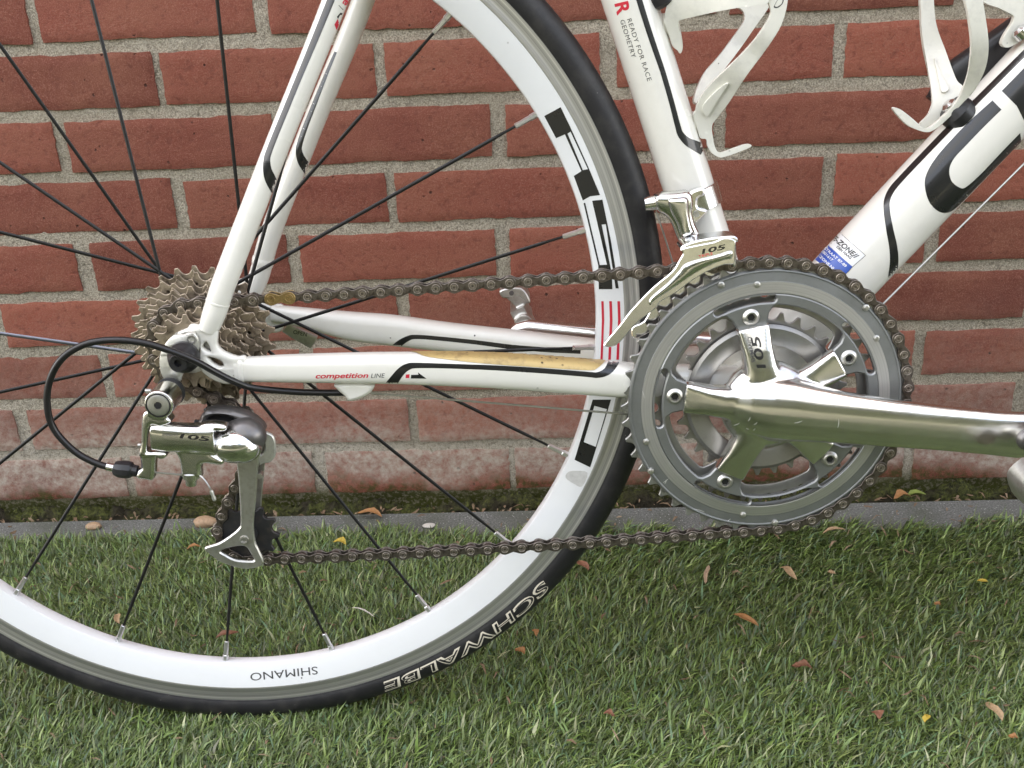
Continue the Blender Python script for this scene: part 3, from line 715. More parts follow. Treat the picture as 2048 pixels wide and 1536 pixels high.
# ---- rear wheel
wheel = empty('rear_wheel', bike, (AX*S, 0, AZ*S))          # sub-parts are built about the axle
RIMP = [(-3.6, 285.6), (-5.2, 286.0), (-6.2, 287.6), (-9.5, 305.6), (-9.8, 306.2), (-9.9, 316.2), (-10.1, 317.6), (-8.6, 318.4), (-8.2, 316.5)]
rim_near = RIMP
prof = [(-8.2, 314)]+RIMP[::-1]+[(0, 285.2)]+[(-y, r) for y, r in RIMP]+[(8.2, 314)]
def lathe_part(name, prof, mat, parent, n=240, closed=False): return part(name, lathe(prof, 0, 0, n, closed), mat, parent)
white = [p for p in prof if p[1] <= 302.3]
rim = lathe_part('rim', [(-8, 305.3)]+[p for p in prof if p[1] <= 305.7]+[(8, 305.3)], 'white_rim', wheel, 288, True)
for sgn in (-1, 1):
    lathe_part('brake_track', [(sgn*9.4, 305.5), (sgn*9.85, 306.3), (sgn*9.75, 307.4), (sgn*9.95, 309.5), (sgn*9.75, 310.3), (sgn*9.95, 311), (sgn*9.95, 316.0), (sgn*10.25, 316.7), (sgn*10.1, 317.8), (sgn*8.4, 318.3), (sgn*7.8, 312), (sgn*7.8, 305)], 'brake_track', wheel, 288, True)
TY_R, TY_C = 12.3, 324.2
def tyre_y(r): return -math.sqrt(max(0.0, TY_R**2-(r-TY_C)**2))
tp = [(-8.6, 315.5)]+[(-TY_R*math.cos(a), TY_C+TY_R*math.sin(a)*(1.0 if a < 0 else 1.0)) for a in np.radians(np.linspace(-40, 220, 40))]+[(8.6, 315.5)]
tyre = lathe_part('tyre', tp, 'rubber', wheel, 320, True)
lathe_part('tyre_bead_line', [(tyre_y(317.2)-0.05, 317.2), (tyre_y(317.6)-0.35, 317.5), (tyre_y(318.1)-0.1, 318.0)], 'rubber', wheel, 320, True)
# hub
hub = part('hub', lathe([(-64, 5), (-64, 8), (-26, 8), (-26, 17), (-22.5, 22.5), (-19, 23), (-18, 20), (-15, 11), (0, 9.5), (28, 11), (31, 20), (33, 22.5), (36, 22), (38, 15), (46, 12), (64, 9), (64, 5)], 0, 0, 40, True), 'dark_metal', wheel)
# bladed spokes, crossed from alternate flanges
spoke_meshes = {}
def spoke(kidx):
    th = math.radians(48.2-17.93*kidx) if kidx <= 10 else math.radians(48.2-17.93*10-18.3*(kidx-10)+0.6)
    far = kidx % 2 == 0; y = 33.5 if far else -20.5
    sg = 1 if (kidx//2) % 2 else -1                      # which way round the hub it leaves
    r = 21.0; n0 = np.array([math.cos(th)*284.5, 0.0, math.sin(th)*284.5])
    # tangent point at the hub
    L = math.sqrt(284.5**2-r*r); beta = math.acos(r/284.5); ta = th-sg*beta
    e = np.array([math.cos(ta)*r, y, math.sin(ta)*r]); d = n0-e; Ls = np.linalg.norm(d); d /= Ls
    flat = np.cross(d, [0, 1, 0]); flat /= np.linalg.norm(flat)
    def P(t): return e+d*t
    rings = []
    w = np.cross(flat, d); a8 = np.linspace(0, 2*np.pi, 8, endpoint=False)
    for t, aw, bw in ((0, 1.0, 1.0), (14, 1.0, 1.0), (24, 1.35, 0.55), (Ls-34, 1.35, 0.55), (Ls-26, 1.0, 1.0), (Ls-8, 1.0, 1.0)):
        rings.append(P(t)+np.outer(np.cos(a8), flat)*aw+np.outer(np.sin(a8), w)*bw)
    o = part('spoke', loft(rings), 'spoke_silver' if kidx == 13 else 'spoke_black', wheel)
    nip = part('nipple', tube(np.array([P(Ls-16), P(Ls-15.6), P(Ls-4), P(Ls-3.4), P(Ls+2)]), [1.5, 2.0, 2.0, 2.4, 2.4], n=6), 'nipple', wheel, angle=25)
for i in range(20): spoke(i)
# quick release: nut on this side, lever on the other
part('axle_nut', lathe([(-72.2, 4), (-72.2, 10.2), (-73.5, 11.0), (-77.5, 10.6), (-80.0, 9.2), (-82.5, 7.6), (-88, 6.6), (-89, 5.6), (-89, 2.6), (-85, 2.4), (-85, 0.1)], 0, 0, 40), 'black_plastic', wheel)
part('axle', lathe([(-74, 2.5), (82, 2.5)], 0, 0, 16), 'satin', wheel)
lv = spl([at(570, 652, 76), at(590, 664, 79), at(610, 674, 82), at(628, 683, 84)], 5)-np.array([AX, 0, AZ])
part('quick_release_lever', tube(lv, np.linspace(5.0, 6.6, len(lv)), 3.2, n=20, e=3.5), 'satin', wheel)
part('quick_release_hub', lathe([(70, 4), (70, 10), (74, 11), (86, 10), (90, 6), (90, 0.1)], 0, 0, 32), 'polished', wheel)

# ---- cassette: ten sprockets
cassette = empty('cassette', bike, (AX*S, 0, AZ*S))
COGS = [(25, -24.0), (23, -28.0), (21, -32.0), (19, -36.0), (17, -40.0), (16, -43.9), (15, -47.8), (14, -51.7), (13, -55.6), (12, -59.4)]
COG_PHASE = {}
def add_cogs():
    rr = np.random.RandomState(2)
    for i, (n, y) in enumerate(COGS):
        ph = COG_PHASE.get(n, rr.rand())
        lp, rp = gear(n, 0, 0, ph, tip=1.6, seat=4.0, tw=1.3)
        holes = [circle(0, 0, 15.0, 24)]
        if n >= 17:
            for k in range(n):
                if (k*7+i) % 5 < 3: holes.append(circle((rp-7.0)*math.cos(ph+2*math.pi*(k+0.5)/n), (rp-7.0)*math.sin(ph+2*math.pi*(k+0.5)/n), 1.25, 8))
            if n >= 21:
                for k in range(0, n, 2): holes.append(circle((rp-13.5)*math.cos(ph+2*math.pi*(k+0.2)/n), (rp-13.5)*math.sin(ph+2*math.pi*(k+0.2)/n), 2.2, 10))
        o = part('sprocket', plate([lp]+holes, y-0.9, y+0.9, 0.3), 'sprocket_metal', cassette, angle=30)
        if n >= 15:                                      # shifting ramps pressed into the face
            for k in range(n):
                if k % 2 == 0 or n < 19:
                    a = ph+2*math.pi*(k+0.55)/n; r0 = rp-2.6
                    c = np.array([math.cos(a), math.sin(a)]); t = np.array([-c[1], c[0]])
                    pts = [c*(r0-6.2)+t*-2.6, c*(r0-6.8)+t*0.4, c*(r0-5.2)+t*3.0, c*(r0-1.0)+t*2.6, c*(r0+1.6)+t*0.6, c*(r0-1.6)+t*-1.2]
                    part('shift_ramp', plate([spl(pts, 3, True)], y-1.55, y-0.5, 0.35), 'sprocket_metal', cassette, angle=40)
        if i: part('spacer', lathe([(y+1, 15.5), (y+1, 18.5), (y+3, 18.5), (y+3, 15.5)], 0, 0, 32, True), 'dark_metal', cassette)
    part('lock_ring', lathe([(-60.4, 9), (-60.4, 15.5), (-62.4, 15.5), (-62.6, 14.5), (-62.0, 9)], 0, 0, 36, True), 'satin', cassette)

# ---- chain line
P_LOW = at(490, 1077, -58)[[0, 2]]; P_UP = at(450, 868, -48)[[0, 2]]
R_RING = 12.7/2/math.sin(math.pi/50); R_COG = 12.7/2/math.sin(math.pi/15); R_PUL = 12.7/2/math.sin(math.pi/11)
Y_RING, Y_COG = -50.0, -47.8
WH = [((BX, BZ), R_RING, 1, Y_RING), ((AX, AZ), R_COG, 1, Y_COG), (tuple(P_UP), R_PUL, -1, Y_COG), (tuple(P_LOW), R_PUL, 1, Y_COG)]
def belt():
    """closed chain path: sign +1 runs counter-clockwise round its wheel"""
    segs = []; n = len(WH); tang = []
    for i in range(n):
        (c1, r1, s1, _), (c2, r2, s2, _) = WH[i], WH[(i+1) % n]
        c1, c2 = np.array(c1), np.array(c2); d = c2-c1; L = np.linalg.norm(d); a = math.atan2(d[1], d[0])
        # left-hand normal offset: a wheel turned counter-clockwise lies to the left of the path
        q = math.asin((s2*r2-s1*r1)/L); dirn = a+q*0
        th = a-math.asin((s1*r1-s2*r2)/L)*-1 if False else a+math.asin((s2*r2-s1*r1)/L)*-1
        for th in (a+math.asin((s1*r1-s2*r2)/L), a-math.asin((s1*r1-s2*r2)/L)):
            nrm = np.array([math.sin(th), -math.cos(th)])          # right of the path
            p1, p2 = c1+nrm*s1*r1, c2+nrm*s2*r2
            v = p2-p1
            if abs(v[0]*math.sin(th)-v[1]*math.cos(th)) < 1e-6*L*10 and v@np.array([math.cos(th), math.sin(th)]) > 0: break
        tang.append((p1, p2))
    pts = []
    for i in range(n):
        (c, r, s, y) = WH[i]; p_in = tang[i-1][1]; p_out = tang[i][0]
        a0 = math.atan2(p_in[1]-c[1], p_in[0]-c[0]); a1 = math.atan2(p_out[1]-c[1], p_out[0]-c[0])
        if s > 0:
            while a1 < a0: a1 += 2*math.pi
        else:
            while a1 > a0: a1 -= 2*math.pi
        m = max(4, int(abs(a1-a0)*r/1.0))
        for t in np.linspace(0, 1, m): pts.append((c[0]+r*math.cos(a0+(a1-a0)*t), y, c[1]+r*math.sin(a0+(a1-a0)*t)))
        q1, q2 = tang[i]; y2 = WH[(i+1) % n][3]; L = np.linalg.norm(q2-q1); m = max(2, int(L/1.0))
        for t in np.linspace(0, 1, m)[1:-1]:
            sag = -2.5*math.sin(math.pi*t) if i == 3 else (-1.2*math.sin(math.pi*t) if i == 0 else 0)
            pts.append((q1[0]+(q2[0]-q1[0])*t, y+(y2-y)*t, q1[1]+(q2[1]-q1[1])*t+sag))
    return np.array(pts)
PATH = belt()
def walk(path, start, step, n):
    """points along the closed path at exact chain pitch (straight-line distance)"""
    out = [path[start]]; i = start; m = len(path); sgn = 1 if step > 0 else -1
    while len(out) < n:
        c = out[-1]; k = i
        for _ in range(m):
            k2 = (k+sgn) % m; p, q = path[k], path[k2]
            if np.linalg.norm(q-c) >= 12.7:
                lo, hi = 0.0, 1.0
                for _ in range(30):
                    mid = (lo+hi)/2
                    if np.linalg.norm(p+(q-p)*mid-c) < 12.7: lo = mid
                    else: hi = mid
                out.append(p+(q-p)*hi); i = k; break
            k = k2
    return np.array(out)
ring_top = int(np.argmax(PATH[:, 2]))
up_c = np.array([P_UP[0], Y_COG, P_UP[1]])
fw = walk(PATH, ring_top, 1, 75); bw = walk(PATH, ring_top, -1, 75)
def upto(w):
    # stop where the strand reaches the guide pulley
    d = np.linalg.norm((w-up_c)[:, [0, 2]], axis=1); ok = np.where(d < R_PUL+0.8)[0]
    return w[:ok[0]+3] if len(ok) else w
fw, bw = upto(fw), upto(bw)
ROLL = np.concatenate([bw[::-1], fw[1:]])
ring_phase = math.atan2(fw[0][2]-BZ, fw[0][0]-BX)
oncog = [p for p in fw if abs(math.hypot(p[0]-AX, p[2]-AZ)-R_COG) < 0.3]
COG_PHASE[15] = math.atan2(oncog[1][2]-AZ, oncog[1][0]-AX) if len(oncog) > 1 else 0
add_cogs()

def dogbone(r, waist):
    pts = []
    for a in np.linspace(70, 290, 12): pts.append((r*math.cos(math.radians(a)), r*math.sin(math.radians(a))))
    pts.append((6.35, -waist))
    for a in np.linspace(-110, 110, 12): pts.append((12.7+r*math.cos(math.radians(a)), r*math.sin(math.radians(a))))
    pts.append((6.35, waist)); return pts
def link_mesh(kind):
    if kind == 'inner':
        vf = join(plate([dogbone(4.3, 2.25)], -2.35, -1.35, 0.25), plate([dogbone(4.3, 2.25)], 1.35, 2.35, 0.25),
                  lathe([(-1.3, 0.5), (-1.3, 3.85), (1.3, 3.85), (1.3, 0.5)], 0, 0, 14), lathe([(-1.3, 0.5), (-1.3, 3.85), (1.3, 3.85), (1.3, 0.5)], 12.7, 0, 14))
        me = to_mesh('link', vf[0], vf[1], 'chain_metal', True, 35)
    else:
        pl = join(plate([dogbone(4.5, 2.45)], -3.35, -2.45, 0.25), plate([dogbone(4.5, 2.45)], 2.45, 3.35, 0.25))
        pins = []
        for x in (0, 12.7):
            pins.append(lathe([(-3.2, 0.4), (-3.35, 0.9), (-3.75, 1.0), (-3.75, 1.75), (-3.3, 1.95), (-3.3, 2.2), (-3.55, 2.5), (-3.55, 2.8), (-3.2, 3.1)], x, 0, 16)); pins.append(lathe([(3.75, 0.1), (3.75, 1.7), (3.0, 1.9)], x, 0, 12))
        n0 = len(pl[1]); vf = join(pl, *pins)
        me = to_mesh('link', vf[0], vf[1], 'chain_metal' if kind == 'outer' else 'gold_link', True, 35)
        me.materials.append(MATS['chain_pin'])
        for i, p in enumerate(me.polygons):
            if i >= n0: p.material_index = 1 if kind == 'outer' else 0
    return me
chain = empty('chain', bike)
LM = {k: link_mesh(k) for k in ('inner', 'outer', 'gold')}
gold_at = at(592, 600, -48)
qi = min((i for i in range(0, len(ROLL)-1, 2)), key=lambda i: np.linalg.norm((ROLL[i]+ROLL[i+1])/2-gold_at))
for i in range(len(ROLL)-1):
    a, b = ROLL[i], ROLL[i+1]; d = b-a
    o = link('link', LM['gold' if i == qi else ('outer' if i % 2 == 0 else 'inner')], chain)
    o.location = a*S; o.rotation_euler = (0, -math.atan2(d[2], d[0]), 0)

# ---- crankset
crank = empty('crankset', bike, (BX*S, 0, BZ*S))
BOLT = [math.radians(100.75-72*k) for k in range(5)]
def L2(p): return np.array([p[0]-BX, p[1]-BZ])
def pol(r, a): return np.array([r*math.cos(a), r*math.sin(a)])
def ring_inner(r_win, r_tab, half):
    """inner outline of a chainring: windows with tabs for the five bolts"""
    out = []
    for k in range(5):
        a = BOLT[k]; hw = math.asin(half/r_tab); hw2 = math.asin((half+3)/r_win)+0.06
        nxt = BOLT[(k+1) % 5]
        while nxt > a: nxt -= 2*math.pi
        for t in np.linspace(-1, 1, 5): out.append(pol(r_tab-0.6*(1-t*t), a-t*-hw))
        out.append(pol((r_tab+r_win)/2-1, a-hw*1.12)); out.append(pol(r_win-3.2, a-hw2*1.12)); 
        e0, e1 = a-hw2*1.45, nxt+hw2*1.45
        for t in np.linspace(0, 1, 12): out.append(pol(r_win, e0+(e1-e0)*t))
        out.append(pol(r_win-3.2, nxt+hw2*1.12)); out.append(pol((r_tab+r_win)/2-1, nxt+math.asin(half/r_tab)*1.12))
    # tabs were listed from left to right; put each tab in running order
    return out
def ring_inner2(r_win, r_tab, half):
    pts = []
    for k in range(5):
        a = BOLT[k]; h1 = math.asin(half/r_tab); h2 = math.asin((half+2.5)/(r_win-6)); h3 = math.asin((half+9.0)/r_win)
        nxt = a-2*math.pi/5
        for t in np.linspace(h1, -h1, 5): pts.append(pol(r_tab, a+t))
        pts.append(pol(r_win-6, a-h2)); pts.append(pol(r_win-1.3, a-h3*0.86))
        for t in np.linspace(a-h3, nxt+h3, 12): pts.append(pol(r_win, t))
        pts.append(pol(r_win-1.3, nxt+h3*0.86)); pts.append(pol(r_win-6, nxt+h2))
    return pts
def slot(r0, r1, a, half):
    o = [pol(r1, a+t) for t in np.linspace(-half, half, 12)]; rm = (r0+r1)/2; w = (r1-r0)/2
    o += [pol(rm+w*math.cos(q), a+half+w*math.sin(q)/rm) for q in np.radians([30, 60, 90, 120, 150])]
    o += [pol(r0, a+t) for t in np.linspace(half, -half, 12)]
    o += [pol(rm+w*math.cos(q), a-half-w*math.sin(q)/rm) for q in np.radians([150, 120, 90, 60, 30])]
    return o
slots = [slot(73.6, 79.2, a+math.radians(2), math.radians(14.5)) for a in BOLT]
boltholes = [circle(*pol(65, a), 4.0, 14) for a in BOLT]
lp, rp = gear(50, 0, 0, ring_phase, tip=1.3, seat=4.0, tw=1.15)
ring = part('chainring', plate([lp, [pol(92, t) for t in np.linspace(0, 2*np.pi, 90, endpoint=False)]], -51.2, -48.8, 0.5), 'tooth_metal', crank, angle=30)
part('chainring_rim', lathe([(-48.6, 97.2), (-51.5, 97.2), (-53.0, 96.2), (-53.2, 95.4), (-53.0, 94.9), (-52.6, 94.6), (-53.3, 88.4), (-53.5, 88.2), (-48.6, 88.2)], 0, 0, 180, True), 'ring_grey', crank, angle=20)
part('chainring_band', lathe([(-48.7, 88.1), (-53.4, 88.1), (-54.4, 80.6), (-54.2, 80.0), (-48.7, 80.0)], 0, 0, 180, True), 'ring_band', crank, angle=20)
part('chainring_web', plate([[pol(79.9, t) for t in np.linspace(0, 2*np.pi, 140, endpoint=False)], ring_inner2(72.2, 57.6, 10.2)]+slots+boltholes, -54.9, -49.5, 1.0), 'ring_grey', crank, angle=30)
part('chainring_lip', plate([[pol(74.6, t) for t in np.linspace(0, 2*np.pi, 140, endpoint=False)], ring_inner2(70.3, 55.8, 8.6)]+boltholes+[], -52.6, -49.9, 0.8), 'ring_grey', crank, angle=30) if False else None
lp, rp = gear(39, 0, 0, 0.13, tip=1.9, seat=4.1, tw=1.0)
part('chainring', plate([lp, ring_inner2(67.5, 57.5, 9.5)]+boltholes, -44.6, -42.4, 0.5), 'inner_ring', crank, angle=30)
lp, rp = gear(30, 0, 0, 0.41, tip=1.9, seat=4.1, tw=1.0)
part('chainring', plate([lp, [pol(44, t) for t in np.linspace(0, 2*np.pi, 70, endpoint=False)]], -38.0, -35.6, 0.5), 'inner_ring', crank, angle=30)
part('spider_back', lathe([(-40, 40), (-40, 54.5), (-43, 55), (-44.6, 52.5), (-43.4, 42), (-42.6, 40)], 0, 0, 90, True), 'inner_ring', crank)
for p in R5((545, 188), (738, 186), (1325, 310), (1380, 475), (140, 1032), (165, 1190), (662, 1425), (835, 1468)):
    c = L2(at(*p, -53)[[0, 2]]); part('shift_pin', lathe([(-52, 2.5), (-54.0, 2.3), (-54.3, 1.6), (-54.9, 1.3), (-55.1, 0.1)], c[0], c[1], 16), 'satin', crank)
for a in BOLT:
    c = pol(65, a); part('chainring_bolt', lathe([(-53.5, 5.9), (-55.2, 5.9), (-56.6, 4.6), (-57.0, 3.9), (-56.8, 2.9), (-54.8, 2.7)], c[0], c[1], 24), 'satin', crank)
    part('bolt_socket_shade', lathe([(-55.2, 0.1), (-55.2, 2.7), (-53.5, 2.7)], c[0], c[1], 6), 'black_plastic', crank, False)  # black disc: the shade inside the hex recess put into colour
def sect(c, a, w, yf, yb, e=3.0, n=28):
    """rounded section across a radial arm: half width w, from front depth yf to back depth yb"""
    th = np.linspace(0, 2*np.pi, n, endpoint=False); t = np.array([-math.sin(a), 0, math.cos(a)])
    cx = np.sign(np.cos(th))*np.abs(np.cos(th))**(2/e)*w; cy = np.sign(np.sin(th))*np.abs(np.sin(th))**(2/e)*(yb-yf)/2+(yb+yf)/2
    return np.array([c[0], 0, c[1]])+np.outer(cx, t)+np.outer(cy, [0, 1, 0])
def arm(a, st): return loft([sect(pol(r, a), a, w, yf, yb, e) for r, w, yf, yb, e in st])
ARM_A = math.radians(-6.2)
parts = []
for k, a in enumerate(BOLT):
    if k in (1, 2): st = [(4, 14, -66, -47, 2.6), (24, 11.5, -64.5, -47, 2.8), (40, 10.4, -61.5, -47.5, 3.5), (58.6, 11.2, -58.4, -48.5, 6)]
    else: st = [(4, 19, -70, -46, 2.6), (20, 14.6, -69.5, -46.5, 2.8), (30, 11.8, -68, -47, 3), (42, 10.6, -65.0, -47.5, 4), (58.6, 11.2, -59.4, -48.5, 7)]
    parts.append(arm(a, st))
st = [(-34, 8, -62, -50, 2.0), (-26, 15, -68, -49, 2.1), (-14, 20.5, -75, -48, 2.2), (0, 23, -79, -47, 2.3), (14, 22.5, -81, -50, 2.4), (30, 20.6, -83, -56, 2.4), (50, 18.6, -85.5, -64, 2.5), (80, 17.0, -89, -71, 2.6), (115, 15.9, -92, -76, 2.7), (150, 15.8, -95, -80, 2.7), (168, 16.6, -96, -81.5, 2.6), (178, 14.2, -96, -82, 2.4), (185, 8, -94.5, -83, 2.2)]
parts.append(loft([sect(pol(t, ARM_A), ARM_A, w, yf, yb, e) for t, w, yf, yb, e in st]))
parts.append(lathe([(-46.5, 10), (-46.5, 31), (-56, 33), (-61, 31.5), (-66, 27), (-70, 20), (-72, 10)], 0, 0, 48))
crank_arm = blob('crank_arm', parts, 'polished', crank, 0.8, 16, 0.5)
pc = pol(170, ARM_A)
part('pedal_spindle', lathe([(-93, 8.2), (-97.0, 8.0), (-99.5, 6.6), (-101.0, 4.2), (-101.5, 0.1)], pc[0], pc[1], 32), 'dark_metal', crank)
# left crank arm on the far side
st = [(-14, 12, 58, 78, 2.4), (0, 17, 56, 82, 2.4), (20, 15, 60, 82, 2.5), (60, 12.5, 68, 84, 2.6), (130, 11.8, 76, 90, 2.8), (168, 12.5, 80, 93, 2.6), (178, 9, 81, 92.5, 2.3), (182, 5, 82, 91, 2.2)]
LA = ARM_A+math.pi
blob('crank_arm', [loft([sect(pol(t, LA), LA, w, yb, yf, e) for t, w, yf, yb, e in st])], 'polished', crank, 0.9, 4, 0.5)
part('crank_axle', lathe([(-70, 11.8), (78, 11.8)], 0, 0, 28), 'satin', crank)

# ---- pedals
def pedal(yc, ang, centre, side):
    pe = empty('pedal', bike, (centre[0]*S, 0, centre[1]*S)); pe.rotation_euler.y = ang
    blob('pedal_body', [box((0, yc, 0), (13, 19, 6.5)), lathe([(yc-22, 5), (yc-22, 8), (yc+20, 8), (yc+24, 6), (yc+40, 6), (yc+40, 3)], 0, 0, 20), box((-20, yc, 3), (9, 14, 5), 0.35), box((21, yc, 2), (9, 13, 5), -0.3)], 'satin', pe, 1.0, 3)
    part('cleat_hook', plate([spl([(-33, -5), (-27, 11), (-14, 13), (-13, 10), (-22, 6), (-26, -6)], 4, True)], yc-15, yc+15, 1), 'satin', pe)
    part('cleat_hook', plate([spl([(33, -6), (28, 9), (15, 13), (14, 10), (22, 5), (26, -7)], 4, True)], yc-14, yc+14, 1), 'dark_metal', pe)
    part('tension_screw', lathe([(yc-side*16, 0.1), (yc-side*16, 2.0), (yc-side*13, 2.4)], -27, 2, 14), 'dark_metal', pe)
    return pe
pcw = (BX+pc[0], BZ+pc[1]); pedal(-142, -0.75, pcw, 1)
lpc = pol(170, LA); pedal(124, 1.15, (BX+lpc[0], BZ+lpc[1]+4), 1)

# ---- rear derailleur
rd = empty('rear_derailleur', bike)
def px3(pts, y): return [at(x, z, y) for x, z in pts]
bk = at(317, 810, -100)
blob('pivot_knuckle', [lathe([(-73, 0.1), (-73, 8.6), (-78, 9.8), (-99, 9.9), (-100.2, 9.3), (-100.2, 0.1)], bk[0], bk[2], 40),
     plate([px_loop(spl(R2((850, 690), (900, 650), (1040, 690), (1085, 740), (1000, 775), (915, 770), (890, 960), (905, 985), (1030, 985), (1045, 1025), (1000, 1045), (950, 1020), (825, 1018), (840, 900)), 4, True), -94)], -99, -86, 1.5),
     plate([px_loop(spl(R2((830, 985), (945, 1000), (952, 1080), (945, 1180), (925, 1222), (860, 1215), (795, 1200), (800, 1150), (835, 1110)), 4, True), -94)], -98, -88, 2)], 'polished', rd, 0.7, 4)
part('pivot_bolt', lathe([(-99.8, 8.5), (-100.6, 8.4), (-100.7, 7.9), (-100.1, 7.7), (-100.9, 7.3), (-101.3, 6.0), (-101.4, 2.6), (-99.6, 2.3), (-99.5, 0.1)], bk[0], bk[2], 36), 'satin', rd)
part('pivot_groove', lathe([(-100.3, 7.7), (-100.95, 7.75), (-100.95, 8.35), (-100.3, 8.4)], bk[0], bk[2], 36, True), 'black_plastic', rd)
part('pivot_socket_shade', lathe([(-101.6, 0.1), (-101.6, 2.3), (-100.5, 2.3)], bk[0], bk[2], 6), 'black_plastic', rd, False)  # black hex disc painted as the shaded hole of the bolt
part('pivot_seal', lathe([(-73.5, 9.4), (-74, 10.2), (-75.2, 10.2), (-75.6, 9.4)], bk[0]+0.5, bk[2]+0.5, 32), 'black_plastic', rd)
def bar(p0, p1, y0, y1, hs, ts, e=2.8, n=14):
    """link body between two picture points: half heights hs, half thickness ts"""
    a, b = at(*p0, y0), at(*p1, y1); P = line(a, b, n); k = np.linspace(0, 1, n); kk = np.linspace(0, 1, len(hs))
    return tube(P, np.interp(k, kk, hs), np.interp(k, kk, ts), n=28, e=e)
(p0, p1), = [R2((915, 868), (1440, 885))]
outer_link = blob('parallelogram_link', [bar(p0, p1, -94, -92, [9.6, 10.2, 9.6, 9.8, 10.8], [5, 7, 7, 7.2, 7.6], 3.2),
     plate([px_loop(spl(R2((1280, 790), (1370, 752), (1500, 757), (1540, 780), (1520, 815), (1420, 815), (1330, 830)), 4, True), -92)], -97.5, -86, 2),
     plate([px_loop(spl(R2((1120, 960), (1320, 960), (1430, 1000), (1510, 1050), (1490, 1095), (1340, 1085), (1330, 1180), (1320, 1198), (1180, 1198), (1165, 1150), (1150, 1050)), 4, True), -92)], -96.5, -86, 2)], 'polished', rd, 0.7, 5)
bc = at(*R2((1640, 905))[0], -84)
bulb = blob('cage_knuckle', [ball(at(*R2((1590, 945))[0], -88), (15.6, 11.6, 12.4)), ball(at(*R2((1670, 965))[0], -86), (12.5, 11.5, 10.6)), lathe([(-86, 8), (-86, 12), (-62, 12), (-62, 8)], bc[0]+1, bc[2]-1, 30)], 'chrome', rd, 0.8, 5)
dk = at(*R2((1712, 860))[0], -82)
blob('knuckle_cover', [ball(bc+np.array([3.2, 2.2, 2.2]), (14.8, 12.6, 13.4)), ball(dk+np.array([-5, 1, 3.0]), (13, 10, 8.5))], 'dark_metal', rd, 0.8, 6)
arch = px_loop(spl(R2((1312, 760), (1325, 700), (1350, 660), (1400, 640), (1500, 636), (1620, 655), (1720, 690), (1800, 745), (1845, 810), (1800, 850), (1620, 800), (1500, 790), (1380, 790)), 4, True), -74)
arch_h = px_loop(spl(R2((1374, 752), (1384, 705), (1430, 686), (1500, 684), (1565, 694), (1612, 722), (1604, 756), (1500, 764)), 4, True), -74)
part('inner_link', plate([arch, arch_h], -80, -66, 2.2), 'dark_metal', rd, angle=50)
part('link_pocket', plate([px_loop(spl(R2((1380, 750), (1390, 700), (1560, 700), (1610, 730), (1590, 760)), 4, True), -70)], -70, -67, 0.5), 'black_plastic', rd)
# cage
cage_o = px_loop(spl(R3((372, 470), (440, 430), (560, 420), (566, 520), (550, 640), (532, 900), (516, 1080), (530, 1220), (560, 1290), (594, 1365), (592, 1405), (540, 1430), (450, 1442), (360, 1425), (250, 1385), (175, 1335), (126, 1292), (124, 1270), (160, 1256), (240, 1230), (330, 1172), (398, 1112), (410, 1060), (402, 850), (386, 640)), 4, True), -59)
cage_h = px_loop(spl(R3((250, 1297), (340, 1266), (430, 1256), (472, 1282), (500, 1330), (520, 1372), (470, 1378), (370, 1368), (295, 1332)), 4, True), -59)
cage = part('cage_plate', plate([cage_o, cage_h], -60.5, -57.0, 1.0), 'satin', rd, angle=40)
cin = [(x+1.5, z+1.0) for x, z in px_loop(spl(R3((372, 470), (560, 420), (550, 640), (516, 1080), (545, 1260), (594, 1385), (540, 1430), (360, 1425), (126, 1290), (140, 1262), (330, 1172), (410, 1060), (386, 640)), 4, True), -59)]
part('cage_plate', plate([cin], -41.5, -39.5, 0.6), 'satin', rd, angle=40)
tab = px_loop(spl(R3((600, 350), (640, 345), (680, 375), (696, 450), (690, 530), (650, 578), (590, 588), (560, 600), (560, 480)), 4, True), -56)
tab_h = px_loop(spl(R3((590, 430), (606, 410), (608, 470), (590, 508), (572, 512)), 4, True), -56)
part('cage_stop', plate([tab, tab_h], -58, -54.5, 0.8), 'hanger_metal', rd, angle=40)
for p, y in ((R3((565, 690))[0], -58),): 
    c = at(*p, y); part('stop_screw', lathe([(-60, 0.1), (-60, 2.2), (-54, 2.2)], c[0], c[2], 14), 'satin', rd)
part('pulley_bolt', lathe([(-60.2, 3.7), (-61.4, 3.5), (-61.6, 2.4), (-60.6, 2.0), (-61.0, 1.6), (-60.2, 1.3), (-60.2, 0.1)], P_LOW[0], P_LOW[1], 24), 'satin', rd)
for c, ph in ((P_UP, 0.1), (P_LOW, None)):
    if ph is None:
        near = min(bw, key=lambda p: abs(math.hypot(p[0]-c[0], p[2]-c[1])-R_PUL)); ph = math.atan2(near[2]-c[1], near[0]-c[0])
    lp, _ = gear(11, c[0], c[1], ph, tip=0.9, seat=4.2, tw=1.2)
    part('jockey_wheel', plate([lp], -49.3, -46.3, 0.5), 'pulley', rd, angle=35)
    part('jockey_bush', lathe([(-57, 4), (-57, 7.0), (-50.5, 7.4), (-45, 7.4), (-39, 7), (-39, 4)], c[0], c[1], 24, True), 'pulley', rd)
